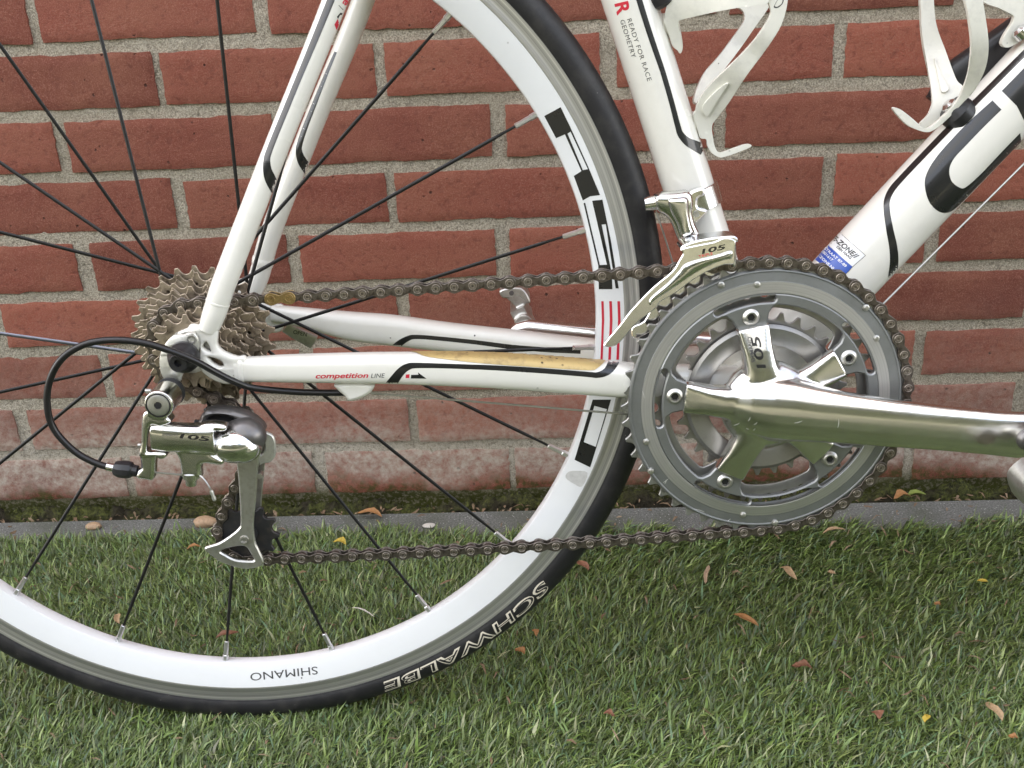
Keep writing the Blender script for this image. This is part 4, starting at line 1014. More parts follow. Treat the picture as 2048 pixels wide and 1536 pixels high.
# barrel adjuster, cable and its clamp
f0, f1 = at(*R2((548, 1118))[0], -93), at(*R2((610, 1130))[0], -93)
part('ferrule', tube(line(f0, f1, 3), 2.9, 2.9, n=16), 'polished', rd)
bp = [at(*p, -93) for p in R2((604, 1128), (612, 1130), (650, 1138), (690, 1142), (735, 1146), (748, 1148), (762, 1150), (800, 1156))]
part('barrel_adjuster', tube(np.array(bp), [3.6, 4.8, 6.0, 6.3, 6.0, 5.6, 4.2, 4.0], n=10), 'black_plastic', rd, angle=30)
part('inner_cable', wire(spl([at(*p, -93) for p in R2((930, 1165), (1150, 1185), (1240, 1195))], 4), 0.65, 8), 'wire', rd)
part('cable_tail', wire(spl([at(*p, y) for p, y in zip(R2((1240, 1195), (1310, 1195), (1350, 1230), (1390, 1290), (1412, 1340)), (-93, -95, -97, -98, -98))], 5), 0.65, 8), 'wire', rd)
t0, t1 = at(*R2((1402, 1315))[0], -98), at(*R2((1432, 1395))[0], -98)
part('cable_end_cap', tube(line(t0, t1, 5), [1.2, 1.5, 1.1, 1.5, 1.2], n=12), 'nipple', rd)
c0, c1 = at(*R2((1240, 1190))[0], -92), at(*R2((1238, 1268))[0], -92)
part('cable_clamp_bolt', tube(np.array([c0+np.array([0, 0, 2]), c0*0.75+c1*0.25, c0*0.72+c1*0.28, c1]), [5.8, 5.8, 3.9, 3.7], n=24), 'polished', rd, angle=30)
for p in R2((862, 500), (838, 780), (803, 945)):
    c = at(*p, -90); part('limit_screw', wire([c+np.array([0.3, 0, 0]), c+np.array([1.5, 0, 0]), c+np.array([4, 0, 0])], [1.7, 1.7, 1.4], 12), 'satin', rd)
# outer cable loop from chainstay to adjuster
pts = DD((1765, 577), (1640, 577), (1500, 572), (1300, 553), (1200, 520), (1100, 470), (1000, 415), (880, 366), (760, 327), (640, 309), (520, 311), (420, 335), (330, 390), (272, 470), (243, 570), (247, 680), (275, 760), (330, 830), (400, 890), (470, 928), (520, 948), (552, 956))
ys = np.interp(np.arange(len(pts)), [0, 2, 4, 6, 7, 9, 12, 16, 21], [-57, -62, -76, -88, -92, -94, -95, -94, -93])
part('shift_cable', wire(spl([at(x, z, y) for (x, z), y in zip(pts, ys)], 8), 2.35, 14), 'cable_black', bike)
g0, g1 = at(742, 786, -57), at(1262, 829, -40)
part('shift_wire', wire(line(g0, g1, 4), 0.75, 8), 'wire', bike)

# ---- front derailleur
fd = empty('front_derailleur', bike)
cl = at(1388, 397, 0); tcl = (cl-np.array([BX, 0, BZ]))@s_dir
ringp = [on_seat(tcl+t) for t in (-7.5, -7.0, 7.0, 7.5)]
part('clamp_band', tube(np.array(ringp), [19.4, 20.2, 20.2, 19.4], n=48), 'chrome', fd, angle=30)
hinge = plate([px_loop(spl(R4((560, 150), (680, 100), (690, 160), (640, 185), (640, 260), (720, 290), (650, 370), (600, 400), (570, 300)), 3, True), -24)], -29, -18, 1.5)
part('clamp_hinge', hinge, 'polished', fd, angle=40)
part('hinge_pin', lathe([(-30.5, 0.1), (-30.5, 2.2), (-28, 2.4)], *at(*R4((635, 325))[0], -30)[[0, 2]], 16), 'satin', fd)
part('linkage', plate([px_loop(spl(R4((285, 185), (350, 150), (470, 145), (570, 138), (600, 220), (592, 300), (615, 400), (650, 488), (590, 525), (502, 552), (470, 505), (430, 405), (380, 335), (312, 290)), 3, True), -34)], -39, -24, 2.2), 'chrome', fd, angle=60)
part('linkage_face', plate([px_loop(spl(R4((400, 200), (480, 185), (556, 190), (566, 300), (590, 420), (608, 480), (515, 512), (470, 400), (420, 300)), 4, True), -39.5)], -43, -38.5, 2.6), 'chrome', fd, angle=60)
part('linkage_pivot', tube(line(at(*R4((495, 540))[0], -36), at(*R4((650, 498))[0], -36), 3), 2.6, 2.6, n=16), 'satin', fd)
b0, b1 = at(*R4((205, 245))[0], -32), at(*R4((310, 228))[0], -32)
part('cable_bolt', tube(line(b0, b1, 4), [4.8, 5.2, 5.2, 5.2], n=24), 'polished', fd, angle=30)
part('front_wire', wire(spl([at(*R4((300, 300))[0], -30), at(*R4((360, 480))[0], -26), at(*R4((440, 735))[0], -18)], 4), 0.6, 8), 'wire', fd)
# cage: curved outer plate with a pressed rib, inner plate, bridge
fo = R4((505, 612), (660, 576), (780, 552), (862, 520), (955, 542), (952, 640), (945, 735), (870, 742), (740, 792), (600, 872), (480, 962), (400, 1012), (330, 1052), (300, 1100), (180, 1192), (100, 1268), (0, 1385), (-66, 1424), (-120, 1420), (-128, 1392), (0, 1240), (100, 1110), (280, 925), (430, 800), (490, 705), (522, 645))
outer_cage = part('cage_plate', plate([px_loop(spl(fo, 3, True), -60)], -61.2, -58.6, 0.7), 'chrome', fd, angle=40)
rib = R4((560, 730), (800, 665), (925, 630), (925, 690), (860, 705), (730, 755), (590, 835), (460, 925), (300, 1030), (250, 1080), (255, 1020), (400, 895), (490, 800))
part('cage_rib', plate([px_loop(spl(rib, 4, True), -61.5)], -62.6, -60.8, 1.0), 'chrome', fd, angle=60)
part('cage_flange', plate([px_loop(spl(R4((900, 545), (955, 545), (960, 735), (930, 735)), 3, True), -58)], -60, -45, 0.8), 'chrome', fd, angle=40)
fi = R4((300, 1050), (560, 860), (780, 760), (950, 700), (955, 760), (780, 850), (600, 960), (420, 1110), (325, 1180), (320, 1245), (210, 1320), (110, 1352), (100, 1262), (200, 1210))
part('cage_plate', plate([px_loop(spl(fi, 3, True), -42)], -43.5, -41.5, 0.6), 'chrome', fd, angle=40)
br = plate([px_loop(spl(R4((505, 570), (650, 520), (880, 490), (950, 500), (955, 540), (860, 525), (660, 580), (510, 612)), 4, True), -52)], -60, -40, 1.0)
part('cage_bridge', br, 'chrome', fd, angle=40)

# ---- bottle cages
def lerp_y(pts):
    """depth that runs through given (picture x, y, depth) samples by inverse distance"""
    P = np.array(pts, float)
    def f(x, y):
        d = np.hypot(P[:, 0]-x, P[:, 1]-y); w = np.exp(-0.5*(d/34.0)**2)+1e-9/(1+d); return float((w*P[:, 2]).sum()/w.sum())
    return f
bc1 = empty('bottle_cage', bike)
near = PP((1215, -60), (1235, 40), (1252, 120), (1200, 230), (1080, 400), (900, 590), (740, 740), (620, 870), (545, 1000), (530, 1060), (512, 1085), (512, 1120), (545, 1220), (575, 1320), (632, 1335), (645, 1400), (690, 1470), (760, 1508), (825, 1500), (950, 1455), (1058, 1408), (1055, 1385), (1000, 1386), (880, 1425), (765, 1462), (722, 1420), (698, 1320), (690, 1200), (740, 1120), (850, 980), (950, 830), (1050, 680), (1200, 480), (1330, 280), (1390, 120), (1412, 0), (1410, -60))
fn = lerp_y([(*PP((1320, 0))[0], -36), (*PP((1250, 250))[0], -35), (*PP((1000, 600))[0], -28), (*PP((750, 900))[0], -17), (*PP((600, 1100))[0], -8), (*PP((620, 1300))[0], -5), (*PP((760, 1480))[0], -9), (*PP((1050, 1395))[0], -9)])
sheet('near_arm', near, fn, 4.0, 'white_plastic', bc1)
far = PP((1225, 40), (1222, 85), (1100, 260), (940, 490), (760, 720), (650, 830), (560, 965), (540, 1000), (512, 965), (540, 850), (620, 690), (760, 530), (960, 260), (998, 180), (985, 110), (940, 70), (1000, 40))
ff = lerp_y([(*PP((1120, 60))[0], 36), (*PP((980, 330))[0], 33), (*PP((700, 700))[0], 22), (*PP((540, 980))[0], 2)])
sheet('far_arm', far, ff, 4.0, 'white_plastic', bc1)
band = PP((310, -70), (800, -70), (1225, -70), (1228, 20), (1190, 44), (1000, 66), (700, 118), (420, 175), (378, 205), (380, 260), (398, 340), (410, 430), (400, 490), (380, 510), (355, 478), (310, 440), (275, 330), (240, 230), (232, 190), (246, 100), (270, 20))
fb = lerp_y([(*PP((300, 300))[0], -6), (*PP((330, 60))[0], -12), (*PP((600, 30))[0], -24), (*PP((1000, 0))[0], -35), (*PP((1220, 0))[0], -37)])
sheet('upper_band', band, fb, 4.0, 'white_plastic', bc1)
rb = PP((630, 1105), (600, 1060), (612, 1000), (700, 900), (800, 815), (842, 796), (845, 815), (770, 920), (690, 1050), (655, 1105))
sheet('arm_rib', rb, lambda x, y: fn(x, y)-2.6, 2.4, 'white_plastic', bc1, n=3)
for p, yy in ((PP((262, 240))[0], 0), (PP((528, 1180))[0], 0)):
    c = at(*p, yy); nrm = np.array([s_dir[2], 0, -s_dir[0]])
    part('cage_boss', tube(np.array([c-nrm*7, c-nrm*1, c+nrm*2.5]), [8.5, 8.5, 7.5], n=24), 'white_plastic', bc1, angle=40)
mk = PP((1285, 70), (1295, 40), (1325, -10), (1360, -40), (1380, -10), (1365, 40), (1320, 75))
tg = bvh_of([o for o in bc1.children if o.name.startswith('near_arm')])
V, F = fill2d([spl(mk, 4, True), spl([(x*0.8+1557*0.2, y*0.8+3*0.2) for x, y in mk], 4, True)]); decal('cage_emblem', (V, F), tg, 'grey_print', bc1)

bc2 = empty('bottle_cage', bike)
far2 = QQ((552, -60), (550, 150), (560, 350), (590, 560), (630, 760), (665, 950), (678, 1100), (670, 1160), (630, 1260), (545, 1355), (560, 1400), (640, 1420), (760, 1300), (900, 1180), (1010, 1060), (1020, 960), (960, 900), (900, 760), (820, 560), (740, 350), (705, 200), (690, 0), (690, -60))
f2 = lerp_y([(*QQ((620, 0))[0], 36), (*QQ((680, 500))[0], 34), (*QQ((760, 850))[0], 26), (*QQ((830, 1100))[0], 12), (*QQ((900, 1180))[0], -2), (*QQ((640, 1380))[0], 4), (*QQ((1000, 1040))[0], 0)])
sheet('far_arm', far2, f2, 4.0, 'white_plastic', bc2)
near2 = QQ((1035, -60), (1060, 120), (1090, 300), (1105, 500), (1090, 680), (1060, 840), (1000, 1010), (930, 1130), (830, 1240), (720, 1340), (640, 1400), (570, 1400), (480, 1320), (350, 1215), (270, 1178), (244, 1195), (300, 1270), (400, 1370), (520, 1425), (600, 1446), (680, 1430), (800, 1340), (920, 1220), (1040, 1090), (1110, 1020), (1200, 880), (1265, 720), (1290, 560), (1285, 400), (1260, 220), (1225, 0), (1215, -60))
n2 = lerp_y([(*QQ((1140, 0))[0], -37), (*QQ((1195, 400))[0], -36), (*QQ((1180, 720))[0], -30), (*QQ((1080, 960))[0], -18), (*QQ((950, 1150))[0], -12), (*QQ((700, 1390))[0], -11), (*QQ((560, 1420))[0], -11), (*QQ((300, 1220))[0], -11)])
sheet('near_arm', near2, n2, 4.0, 'white_plastic', bc2)
upm = QQ((1225, 20), (1400, 90), (1540, 160), (1566, 190), (1545, 260), (1480, 360), (1440, 440), (1436, 490), (1470, 518), (1520, 515), (1600, 470), (1760, 360), (1900, 230), (1900, -120), (1215, -120))
sheet('upper_mount', upm, lambda x, y: -4.0, 5.0, 'white_plastic', bc2, n=3)
rb2 = QQ((700, 640), (735, 720), (780, 820), (850, 940), (862, 985), (830, 1015), (785, 1010), (765, 940), (735, 800))
sheet('arm_rib', rb2, lambda x, y: f2(x, y)-3.0, 2.4, 'white_plastic', bc2, n=3)
dn = np.array([-d_dir[2], 0, d_dir[0]])
for p, yy in ((QQ((870, 1160))[0], -8), (QQ((1640, 350))[0], -8)):
    c = at(*p, yy); part('cage_bolt', tube(np.array([c-dn*4, c+dn*1.5, c+dn*3.2]), [5.4, 5.4, 3.0], n=20), 'chrome', bc2, angle=30)
c = at(*QQ((960, 1240))[0], -6); part('cage_spacer', tube(np.array([c-dn*6, c+dn*1, c+dn*7]), [11.5, 12, 9.0], n=28), 'black_plastic', bc2, angle=30)
# slim pump carried on the far side of the down tube
q0, q1 = at(*QQ((985, 880))[0], 28), at(*QQ((1700, 330))[0], 28)
dq = (q1-q0)/np.linalg.norm(q1-q0)
part('pump_mount', tube(np.array([q0-dq*16+np.array([0, 0, -8]), q0, q1, q1+dq*120]), [12, 15.5, 13, 13], [8, 11, 11, 11], n=28, e=3), 'black_plastic', bike)
part('cage_strap', tube(line(at(*PP((200, -70))[0], -8), at(*PP((255, 60))[0], -8), 5), [11, 11, 10, 9, 5], [8, 8, 8, 8, 5], n=20), 'black_plastic', bike)
e0, e1 = at(1762, 612, -16), at(2150, 226, -16)
part('down_tube_wire', wire(line(e0, e1, 4), 0.8, 8), 'wire', bike)

# ---- the front of the bicycle, beyond the picture's right edge
def front_end():
    fx, fz = 985.0, 336.0
    fw_ = empty('front_wheel', bike, (fx*S, 0, fz*S))
    for o in list(wheel.children):
        if o.name.split('.')[0] in ('rim', 'brake_track', 'tyre', 'spoke', 'nipple', 'tyre_bead_line'):
            c = o.copy(); COL.objects.link(c); c.parent = fw_
    part('hub', lathe([(-50, 5), (-50, 8), (-36, 10), (-34, 22), (-31, 22), (-28, 10), (28, 10), (31, 22), (34, 22), (36, 10), (50, 8), (50, 5)], 0, 0, 32, True), 'dark_metal', fw_)
    fork = empty('fork', bike); crown = head+np.array([22, 0, -78])
    for sy in (-1, 1):
        q = spl([crown+np.array([0, sy*14, 4]), crown+np.array([10, sy*30, -25]), (crown+np.array([fx, 0, fz]))/2+np.array([-14, sy*44, 0]), np.array([fx, sy*50, fz])], 6)
        part('blade', tube(q, np.linspace(15, 7, len(q)), np.linspace(10, 6, len(q)), n=24), 'white_paint', fork)
    part('crown', tube(np.array([crown+np.array([0, -22, 4]), crown+np.array([0, 22, 4])]), 15, 15, n=24, ref=(0, 0, 1)), 'white_paint', fork)
    top = head+np.array([-32, 0, 110]); st = top+np.array([88, 0, 12])
    cock = empty('handlebar', bike)
    part('stem', tube(line(top, st, 4), 15, 14, n=24), 'dark_metal', cock)
    bar_ = spl([st+np.array(v) for v in ((-60, -205, -118), (10, -208, -128), (70, -208, -92), (84, -206, -40), (58, -202, -4), (12, -190, 2), (0, -150, 0), (0, 0, 0), (0, 150, 0), (12, 190, 2), (58, 202, -4), (84, 206, -40), (70, 208, -92), (10, 208, -128), (-60, 205, -118))], 5)
    part('drop_bar', wire(bar_, 14, 16), 'black_plastic', cock)
    sd_ = on_seat(705); saddle = empty('saddle', bike)
    blob('saddle_shell', [tube(np.array([sd_+np.array(v) for v in ((-120, 0, 20), (-90, 0, 22), (-20, 0, 16), (60, 0, 14), (150, 0, 10))]), [8, 14, 13, 11, 6], [62, 66, 40, 22, 16], n=24)], 'black_plastic', saddle, 3, 4)
front_end()

# ---- lettering and stripes printed on the frame
T_DOWN, T_SEAT, T_CS, T_CSF, T_SS, T_SSF = bvh_of([down_tube]), bvh_of([seat_tube]), bvh_of([chainstay]), bvh_of([far_chainstay]), bvh_of([seatstay]), bvh_of([far_seatstay])
decal('stripe', stroke(C4((1800, -330), (1441, 22), (1250, 212), (1050, 412), (850, 618), (720, 755), (660, 826), (632, 890), (632, 960), (648, 1060), (668, 1160), (674, 1250), (662, 1345)), [34, 34, 34, 34, 34, 34, 36, 36, 38, 42, 48, 50, 50][:13]) if False else stroke(C4((1800, -330), (1441, 22), (1250, 212), (1050, 412), (850, 618), (720, 755), (660, 826), (632, 890), (632, 960), (648, 1060), (668, 1160), (674, 1250), (662, 1345)), [w/2.953 for w in (34, 34, 34, 34, 34, 34, 36, 36, 38, 42, 48, 50, 50)]), T_DOWN, 'black_print', frame)
ulet = spl(C4((1255, 298), (1150, 392), (1050, 490), (930, 625), (868, 725), (855, 800), (878, 890), (925, 945), (980, 962), (1040, 932), (1150, 822), (1290, 678), (1425, 540)), 5).tolist()+spl(C4((1418, 490), (1300, 612), (1190, 728), (1100, 808), (1060, 812), (1012, 772), (1000, 705), (1028, 640), (1100, 562), (1200, 458), (1308, 352)), 5).tolist()
decal('letter', fill2d([ulet]), T_DOWN, 'black_print', frame, step=4)
clet = C4((1310, 242), (1441, 108), (1560, -15), (1700, -150), (1760, 40), (1620, 210), (1500, 330), (1441, 415), (1398, 330))
decal('letter', fill2d([clet]), T_DOWN, 'black_print', frame, step=4)
decal('stripe', stroke(S3((345, -120), (378, 0), (440, 200), (500, 380), (560, 555), (625, 780), (672, 960), (695, 1030), (745, 1085), (800, 1115), (870, 1150)), [w/3.84 for w in (45, 45, 43, 42, 40, 40, 42, 48, 62, 76, 88)]), T_SEAT, 'black_print', frame)
def print_text(s, p0, p1, h, target, mat, parent, name='lettering', shear=0.0, bold=0.0, step=4.0, spacing=1.0, lift=0.12):
    return decal(name, text_px(s, p0, p1, h, shear, bold, spacing), target, mat, parent, lift, step)
print_text('R', *S3((192, 30), (214, 120)), 26, T_SEAT, 'red_print', frame, bold=0.03)
print_text('READY FOR RACE', *S3((284, 150), (442, 625)), 9.0, T_SEAT, 'grey_print', frame, spacing=1.1)
print_text('GEOMETRY', *S3((231, 158), (322, 446)), 9.0, T_SEAT, 'grey_print', frame, spacing=1.1)
decal('stripe', stroke(G2((720, -130), (665, 0), (560, 258), (470, 475), (395, 655), (328, 820), (260, 985), (205, 1130), (196, 1190)), [w/3.657 for w in (55, 54, 50, 46, 44, 44, 44, 46, 50)]), T_SS, 'grey_print', frame)  # upper stretch in grey: the reflection on the stripe is put into its colour
decal('stripe', stroke(G2((196, 1180), (200, 1240), (222, 1310), (262, 1395)), [w/3.657 for w in (50, 62, 80, 70)]), T_SS, 'black_print', frame)
decal('stripe', stroke(G2((700, 380), (620, 570), (540, 770), (470, 950), (435, 1060), (432, 1110), (455, 1180), (505, 1250)), [w/3.657 for w in (20, 28, 34, 38, 42, 48, 66, 78)]), T_SSF, 'black_print', frame)
decal('emblem', fill2d([G2((690, 178), (716, 136), (724, 180), (705, 220))]), T_SS, 'red_print', frame)
decal('emblem', fill2d([G2((708, 122), (735, 92), (750, 98), (742, 110), (732, 108), (716, 138))]), T_SS, 'black_print', frame)
decal('emblem', stroke(G2((722, 38), (768, 88)), [1.2, 1.2], 2), T_SS, 'grey_print', frame)
print_text('a', *G2((770, 42), (800, 5)), 13, T_SS, 'red_print', frame, bold=0.03)
decal('stripe', stroke(R7((575, 632), (610, 585), (650, 535), (690, 508), (740, 500), (900, 503), (1200, 514), (1500, 533), (1740, 552), (1800, 556), (1850, 538), (1880, 505), (1905, 455)), [w/2.926 for w in (62, 56, 48, 40, 32, 28, 29, 30, 31, 34, 44, 56, 66)]), T_CS, 'black_print', frame)
decal('stripe', stroke(R7((600, 412), (640, 372), (690, 342), (735, 333), (850, 340), (1100, 366), (1300, 392), (1500, 408), (1700, 418)), [w/2.926 for w in (46, 38, 30, 25, 24, 25, 27, 28, 28)]), T_CSF, 'black_print', frame)
print_text('competition', *R7((150, 575), (459, 571)), 9.6, T_CS, 'red_print', frame, shear=0.25, bold=0.022)
print_text('LINE', *R7((474, 573), (556, 571)), 8.6, T_CS, 'grey_print', frame, shear=0.2)
decal('emblem', fill2d([R7((678, 553), (700, 551), (698, 573), (676, 574))]), T_CS, 'red_print', frame)
decal('emblem', fill2d([R7((709, 555), (752, 554), (748, 540), (799, 577), (707, 576))]), T_CS, 'black_print', frame)
guard = spl(R7((650, 406), (700, 397), (900, 396), (1100, 402), (1500, 428), (1835, 455), (1846, 472), (1800, 515), (1745, 529), (1500, 514), (1150, 490), (900, 464), (790, 448), (740, 428)), 5, True)
gd = decal('chainstay_guard', fill2d([guard]), T_CS, 'gold_guard', frame, lift=0.5, step=3)
# shop sticker near the bottom bracket
st_w = decal('sticker', fill2d([TT((612, 262), (640, 262), (1222, 780), (935, 1022), (372, 512), (480, 400))]), T_DOWN, 'white_print', frame, lift=0.10, step=4)
decal('sticker_border', stroke(TT((560, 200), (640, 266), (900, 498), (1150, 716), (1216, 780)), [0.9]*5, 3), T_DOWN, 'grey_print', frame, lift=0.2)
decal('sticker_border', stroke(TT((1216, 780), (1080, 898), (935, 1024), (860, 1110), (775, 1195)), [0.9]*5, 3), T_DOWN, 'grey_print', frame, lift=0.2)
decal('sticker_panel', fill2d([TT((376, 535), (935, 1030), (775, 1195), (560, 1120), (240, 960), (120, 880), (-20, 880), (180, 700))]), T_DOWN, 'blue_print', frame, lift=0.16, step=4)
print_text('E-ZONE//', *TT((490, 418), (1010, 868)), 10.2, T_DOWN, 'black_print', frame, bold=0.03, shear=0.2, lift=0.24)
print_text('DEN HAAG', *TT((580, 606), (884, 862)), 5.2, T_DOWN, 'black_print', frame, bold=0.03, lift=0.24)
print_text('STRAAT 87-89', *TT((310, 636), (775, 1040)), 5.4, T_DOWN, 'white_print', frame, bold=0.02, lift=0.26)
print_text('2801617', *TT((240, 690), (478, 912)), 5.4, T_DOWN, 'white_print', frame, bold=0.02, lift=0.26)
print_text('E-ZONE.NL', *TT((150, 772), (520, 1112)), 5.4, T_DOWN, 'white_print', frame, bold=0.02, lift=0.26)

# ---- print on the components (surfaces that sit off the frame origin are moved to it first)
def bvh_at(objs, off):
    V, F = [], []
    for o in objs:
        k = len(V); V += [v.co/S+Vector(off) for v in o.data.vertices]; F += [[i+k for i in p.vertices] for p in o.data.polygons]
    return BVHTree.FromPolygons(V, F)
def rebase(o, parent, off):
    if o is None: return
    o.data.transform(Matrix.Translation(-Vector(off)*S)); o.parent = parent
T_RIM = bvh_at([o for o in wheel.children if o.name.startswith(('rim', 'brake_track'))], (AX, 0, AZ))
T_CRANK = bvh_at([crank_arm], (BX, 0, BZ)); T_LINK = bvh_of([outer_link]); T_FD = bvh_of([outer_cage]+[o for o in fd.children if o.name.startswith(('cage_rib', 'cage_bridge'))])
WO = (AX, 0, AZ)
for loops in ([RW((355, 268), (462, 210), (520, 330), (640, 595), (720, 785), (655, 793), (607, 820), (548, 660), (598, 628), (490, 388), (432, 413)), RW((507, 383), (527, 370), (640, 615), (607, 622))],
              [RW((668, 822), (735, 815), (790, 1080), (842, 1395), (822, 1395), (757, 975), (730, 978), (797, 1300), (800, 1400), (712, 1400), (708, 1245), (612, 838), (622, 835), (718, 1243), (765, 1240))],
              [RB((678, 70), (812, 70), (660, 565), (545, 510)), RB((690, 115), (782, 140), (700, 415), (612, 380))]):
    dense = []
    for lp in loops:
        q = []
        for i in range(len(lp)):
            a, b = np.array(lp[i]), np.array(lp[(i+1) % len(lp)])
            m = max(1, int(np.linalg.norm(b-a)/6))
            for t in range(m): q.append(tuple(a+(b-a)*t/m))
        dense.append(q)
    rebase(decal('rim_letter', fill2d(dense), T_RIM, 'black_print', wheel, 0.15, 4), wheel, WO)
for xs in ((1340, 1368, 1358, 1330), (1436, 1468, 1455, 1424), (1534, 1566, 1553, 1522)):
    rebase(decal('rim_stripe', fill2d([LP((xs[0], 255), (xs[1], 255), (xs[1]+8, 480), ((xs[1]+xs[2])/2+3, 720), (xs[2], 960), (xs[3], 960), ((xs[0]+xs[3])/2+5, 720), (xs[0]+8, 480))]), T_RIM, 'red_print', wheel, 0.15, 5), wheel, WO)
rebase(print_text('SHIMANO', *R6b((1624, 545), (1280, 580)), 15.5, T_RIM, 'grey_print', wheel, bold=0.0, step=30), wheel, WO)
patch = RB((500, 598), (560, 590), (640, 605), (600, 705), (540, 685), (480, 640))
MATS['worn_print'] = simple('worn_print', (0.60, 0.59, 0.57), 0, 0.6, var=0.25, scale=300)
rebase(decal('worn_patch', fill2d([spl(patch, 3, True)]), T_RIM, 'worn_print', wheel, 0.15, 4), wheel, WO)
def polar_text(s, th0, th1, r0, r1, yf, mat, name, bold=0.0, shear=0.0, lift=0.15, spacing=1.0):
    """lettering wrapped round the wheel: runs clockwise from th0 to th1, tops outwards"""
    V, F = text2d(s, shear, bold, spacing); x0, x1 = V[:, 0].min(), V[:, 0].max()
    V, F = cut_grid([tuple(v) for v in V], F, 0.12)
    out = []
    for x, y in V:
        th = th0+(th1-th0)*(x-x0)/(x1-x0); r = r0+(r1-r0)*y/0.69
        rr = (r-TY_C)/TY_R; nr = np.array([math.cos(th)*rr, yf(r)/TY_R, math.sin(th)*rr])
        out.append(np.array([math.cos(th)*r, yf(r), math.sin(th)*r])+nr*lift)
    return part(name, (out, F), mat, wheel, True, 180)
def ang(px, py, y): p = at(px, py, y); return math.atan2(p[2]-AZ, p[0]-AX)
a0, a1 = ang(1088, 1162, -12), ang(764, 1374, -12)
polar_text('SCHWALBE', a0, a1, 321.4, 330.6, tyre_y, 'cream_print', 'tyre_lettering', bold=0.036, shear=0.15, lift=0.10, spacing=1.05)
polar_text('SCHWALBE', a0+(a1-a0)*0.003, a1-(a1-a0)*0.003, 322.0, 330.0, tyre_y, 'rubber', 'tyre_lettering', bold=-0.012, shear=0.15, lift=0.22, spacing=1.05)
polar_text('23-622 (700x23C)  6.0-10.0 BAR  85-145 PSI', ang(372, 1402, -12), ang(-10, 1292, -12), 323.6, 328.6, tyre_y, 'rubber', 'tyre_lettering', lift=0.30)
CO = (BX, 0, BZ)
rebase(print_text('105', *KK((352, 522), (300, 275)), 17, T_CRANK, 'black_print', crank, bold=0.02, step=5, shear=0.1), crank, CO)
rebase(print_text('SHIMANO', *KK((272, 475), (238, 282)), 7.6, T_CRANK, 'grey_print', crank, bold=0.01, step=5), crank, CO)
# scuffs worn into the crank arm and the outer ring
simple('bare_scratch', (0.80, 0.79, 0.77), 0.6, 0.5, var=0.1)
for a, b in (((105, 962), (150, 945)), ((258, 958), (286, 938)), ((215, 930), (232, 900)), ((570, 945), (632, 928)), ((905, 980), (912, 915)), ((200, 985), (222, 992)), ((255, 1000), (270, 985)), ((980, 660), (1060, 640))):
    p, q = KK(a, b); m = ((p[0]+q[0])/2+0.8, (p[1]+q[1])/2+0.6)
    rebase(decal('scratch', stroke([p, m, q], [0.5, 1.3, 0.4], 4), T_CRANK, 'bare_scratch', crank, 0.06, 6), crank, CO)
T_RING = bvh_at([o for o in crank.children if o.name.startswith(('chainring_rim', 'chainring_band'))], (BX, 0, BZ))
for a, b in (((232, 1255), (262, 1232)), ((240, 1262), (250, 1240)), ((400, 1395), (455, 1412)), ((580, 1462), (596, 1448)), ((182, 930), (200, 948)), ((1180, 160), (1230, 190)), ((120, 760), (132, 800))):
    p, q = R5(a, b); m = ((p[0]+q[0])/2+0.7, (p[1]+q[1])/2-0.5)
    rebase(decal('scratch', stroke([p, m, q], [0.5, 1.5, 0.5], 4), T_RING, 'bare_scratch', crank, 0.08, 6), crank, CO)
print_text('SHIMANO', *R2((1000, 866), (1130, 872)), 5.2, T_LINK, 'grey_print', rd, bold=0.01)
print_text('105', *R2((1142, 884), (1386, 912)), 9.0, T_LINK, 'black_print', rd, bold=0.025, shear=0.1)
print_text('105', *R4((680, 655), (880, 612)), 9.0, T_FD, 'black_print', fd, bold=0.025, shear=0.15)
print_text('TRIPLE', *R4((655, 688), (772, 660)), 5.0, T_FD, 'red_print', fd, bold=0.01)
T_LEV = bvh_at([o for o in wheel.children if o.name.startswith('quick_release_lever')], WO)
rebase(print_text('OPEN', *R1((1770, 855), (1910, 885)), 7.5, T_LEV, 'grey_print', wheel, bold=0.02), wheel, WO)

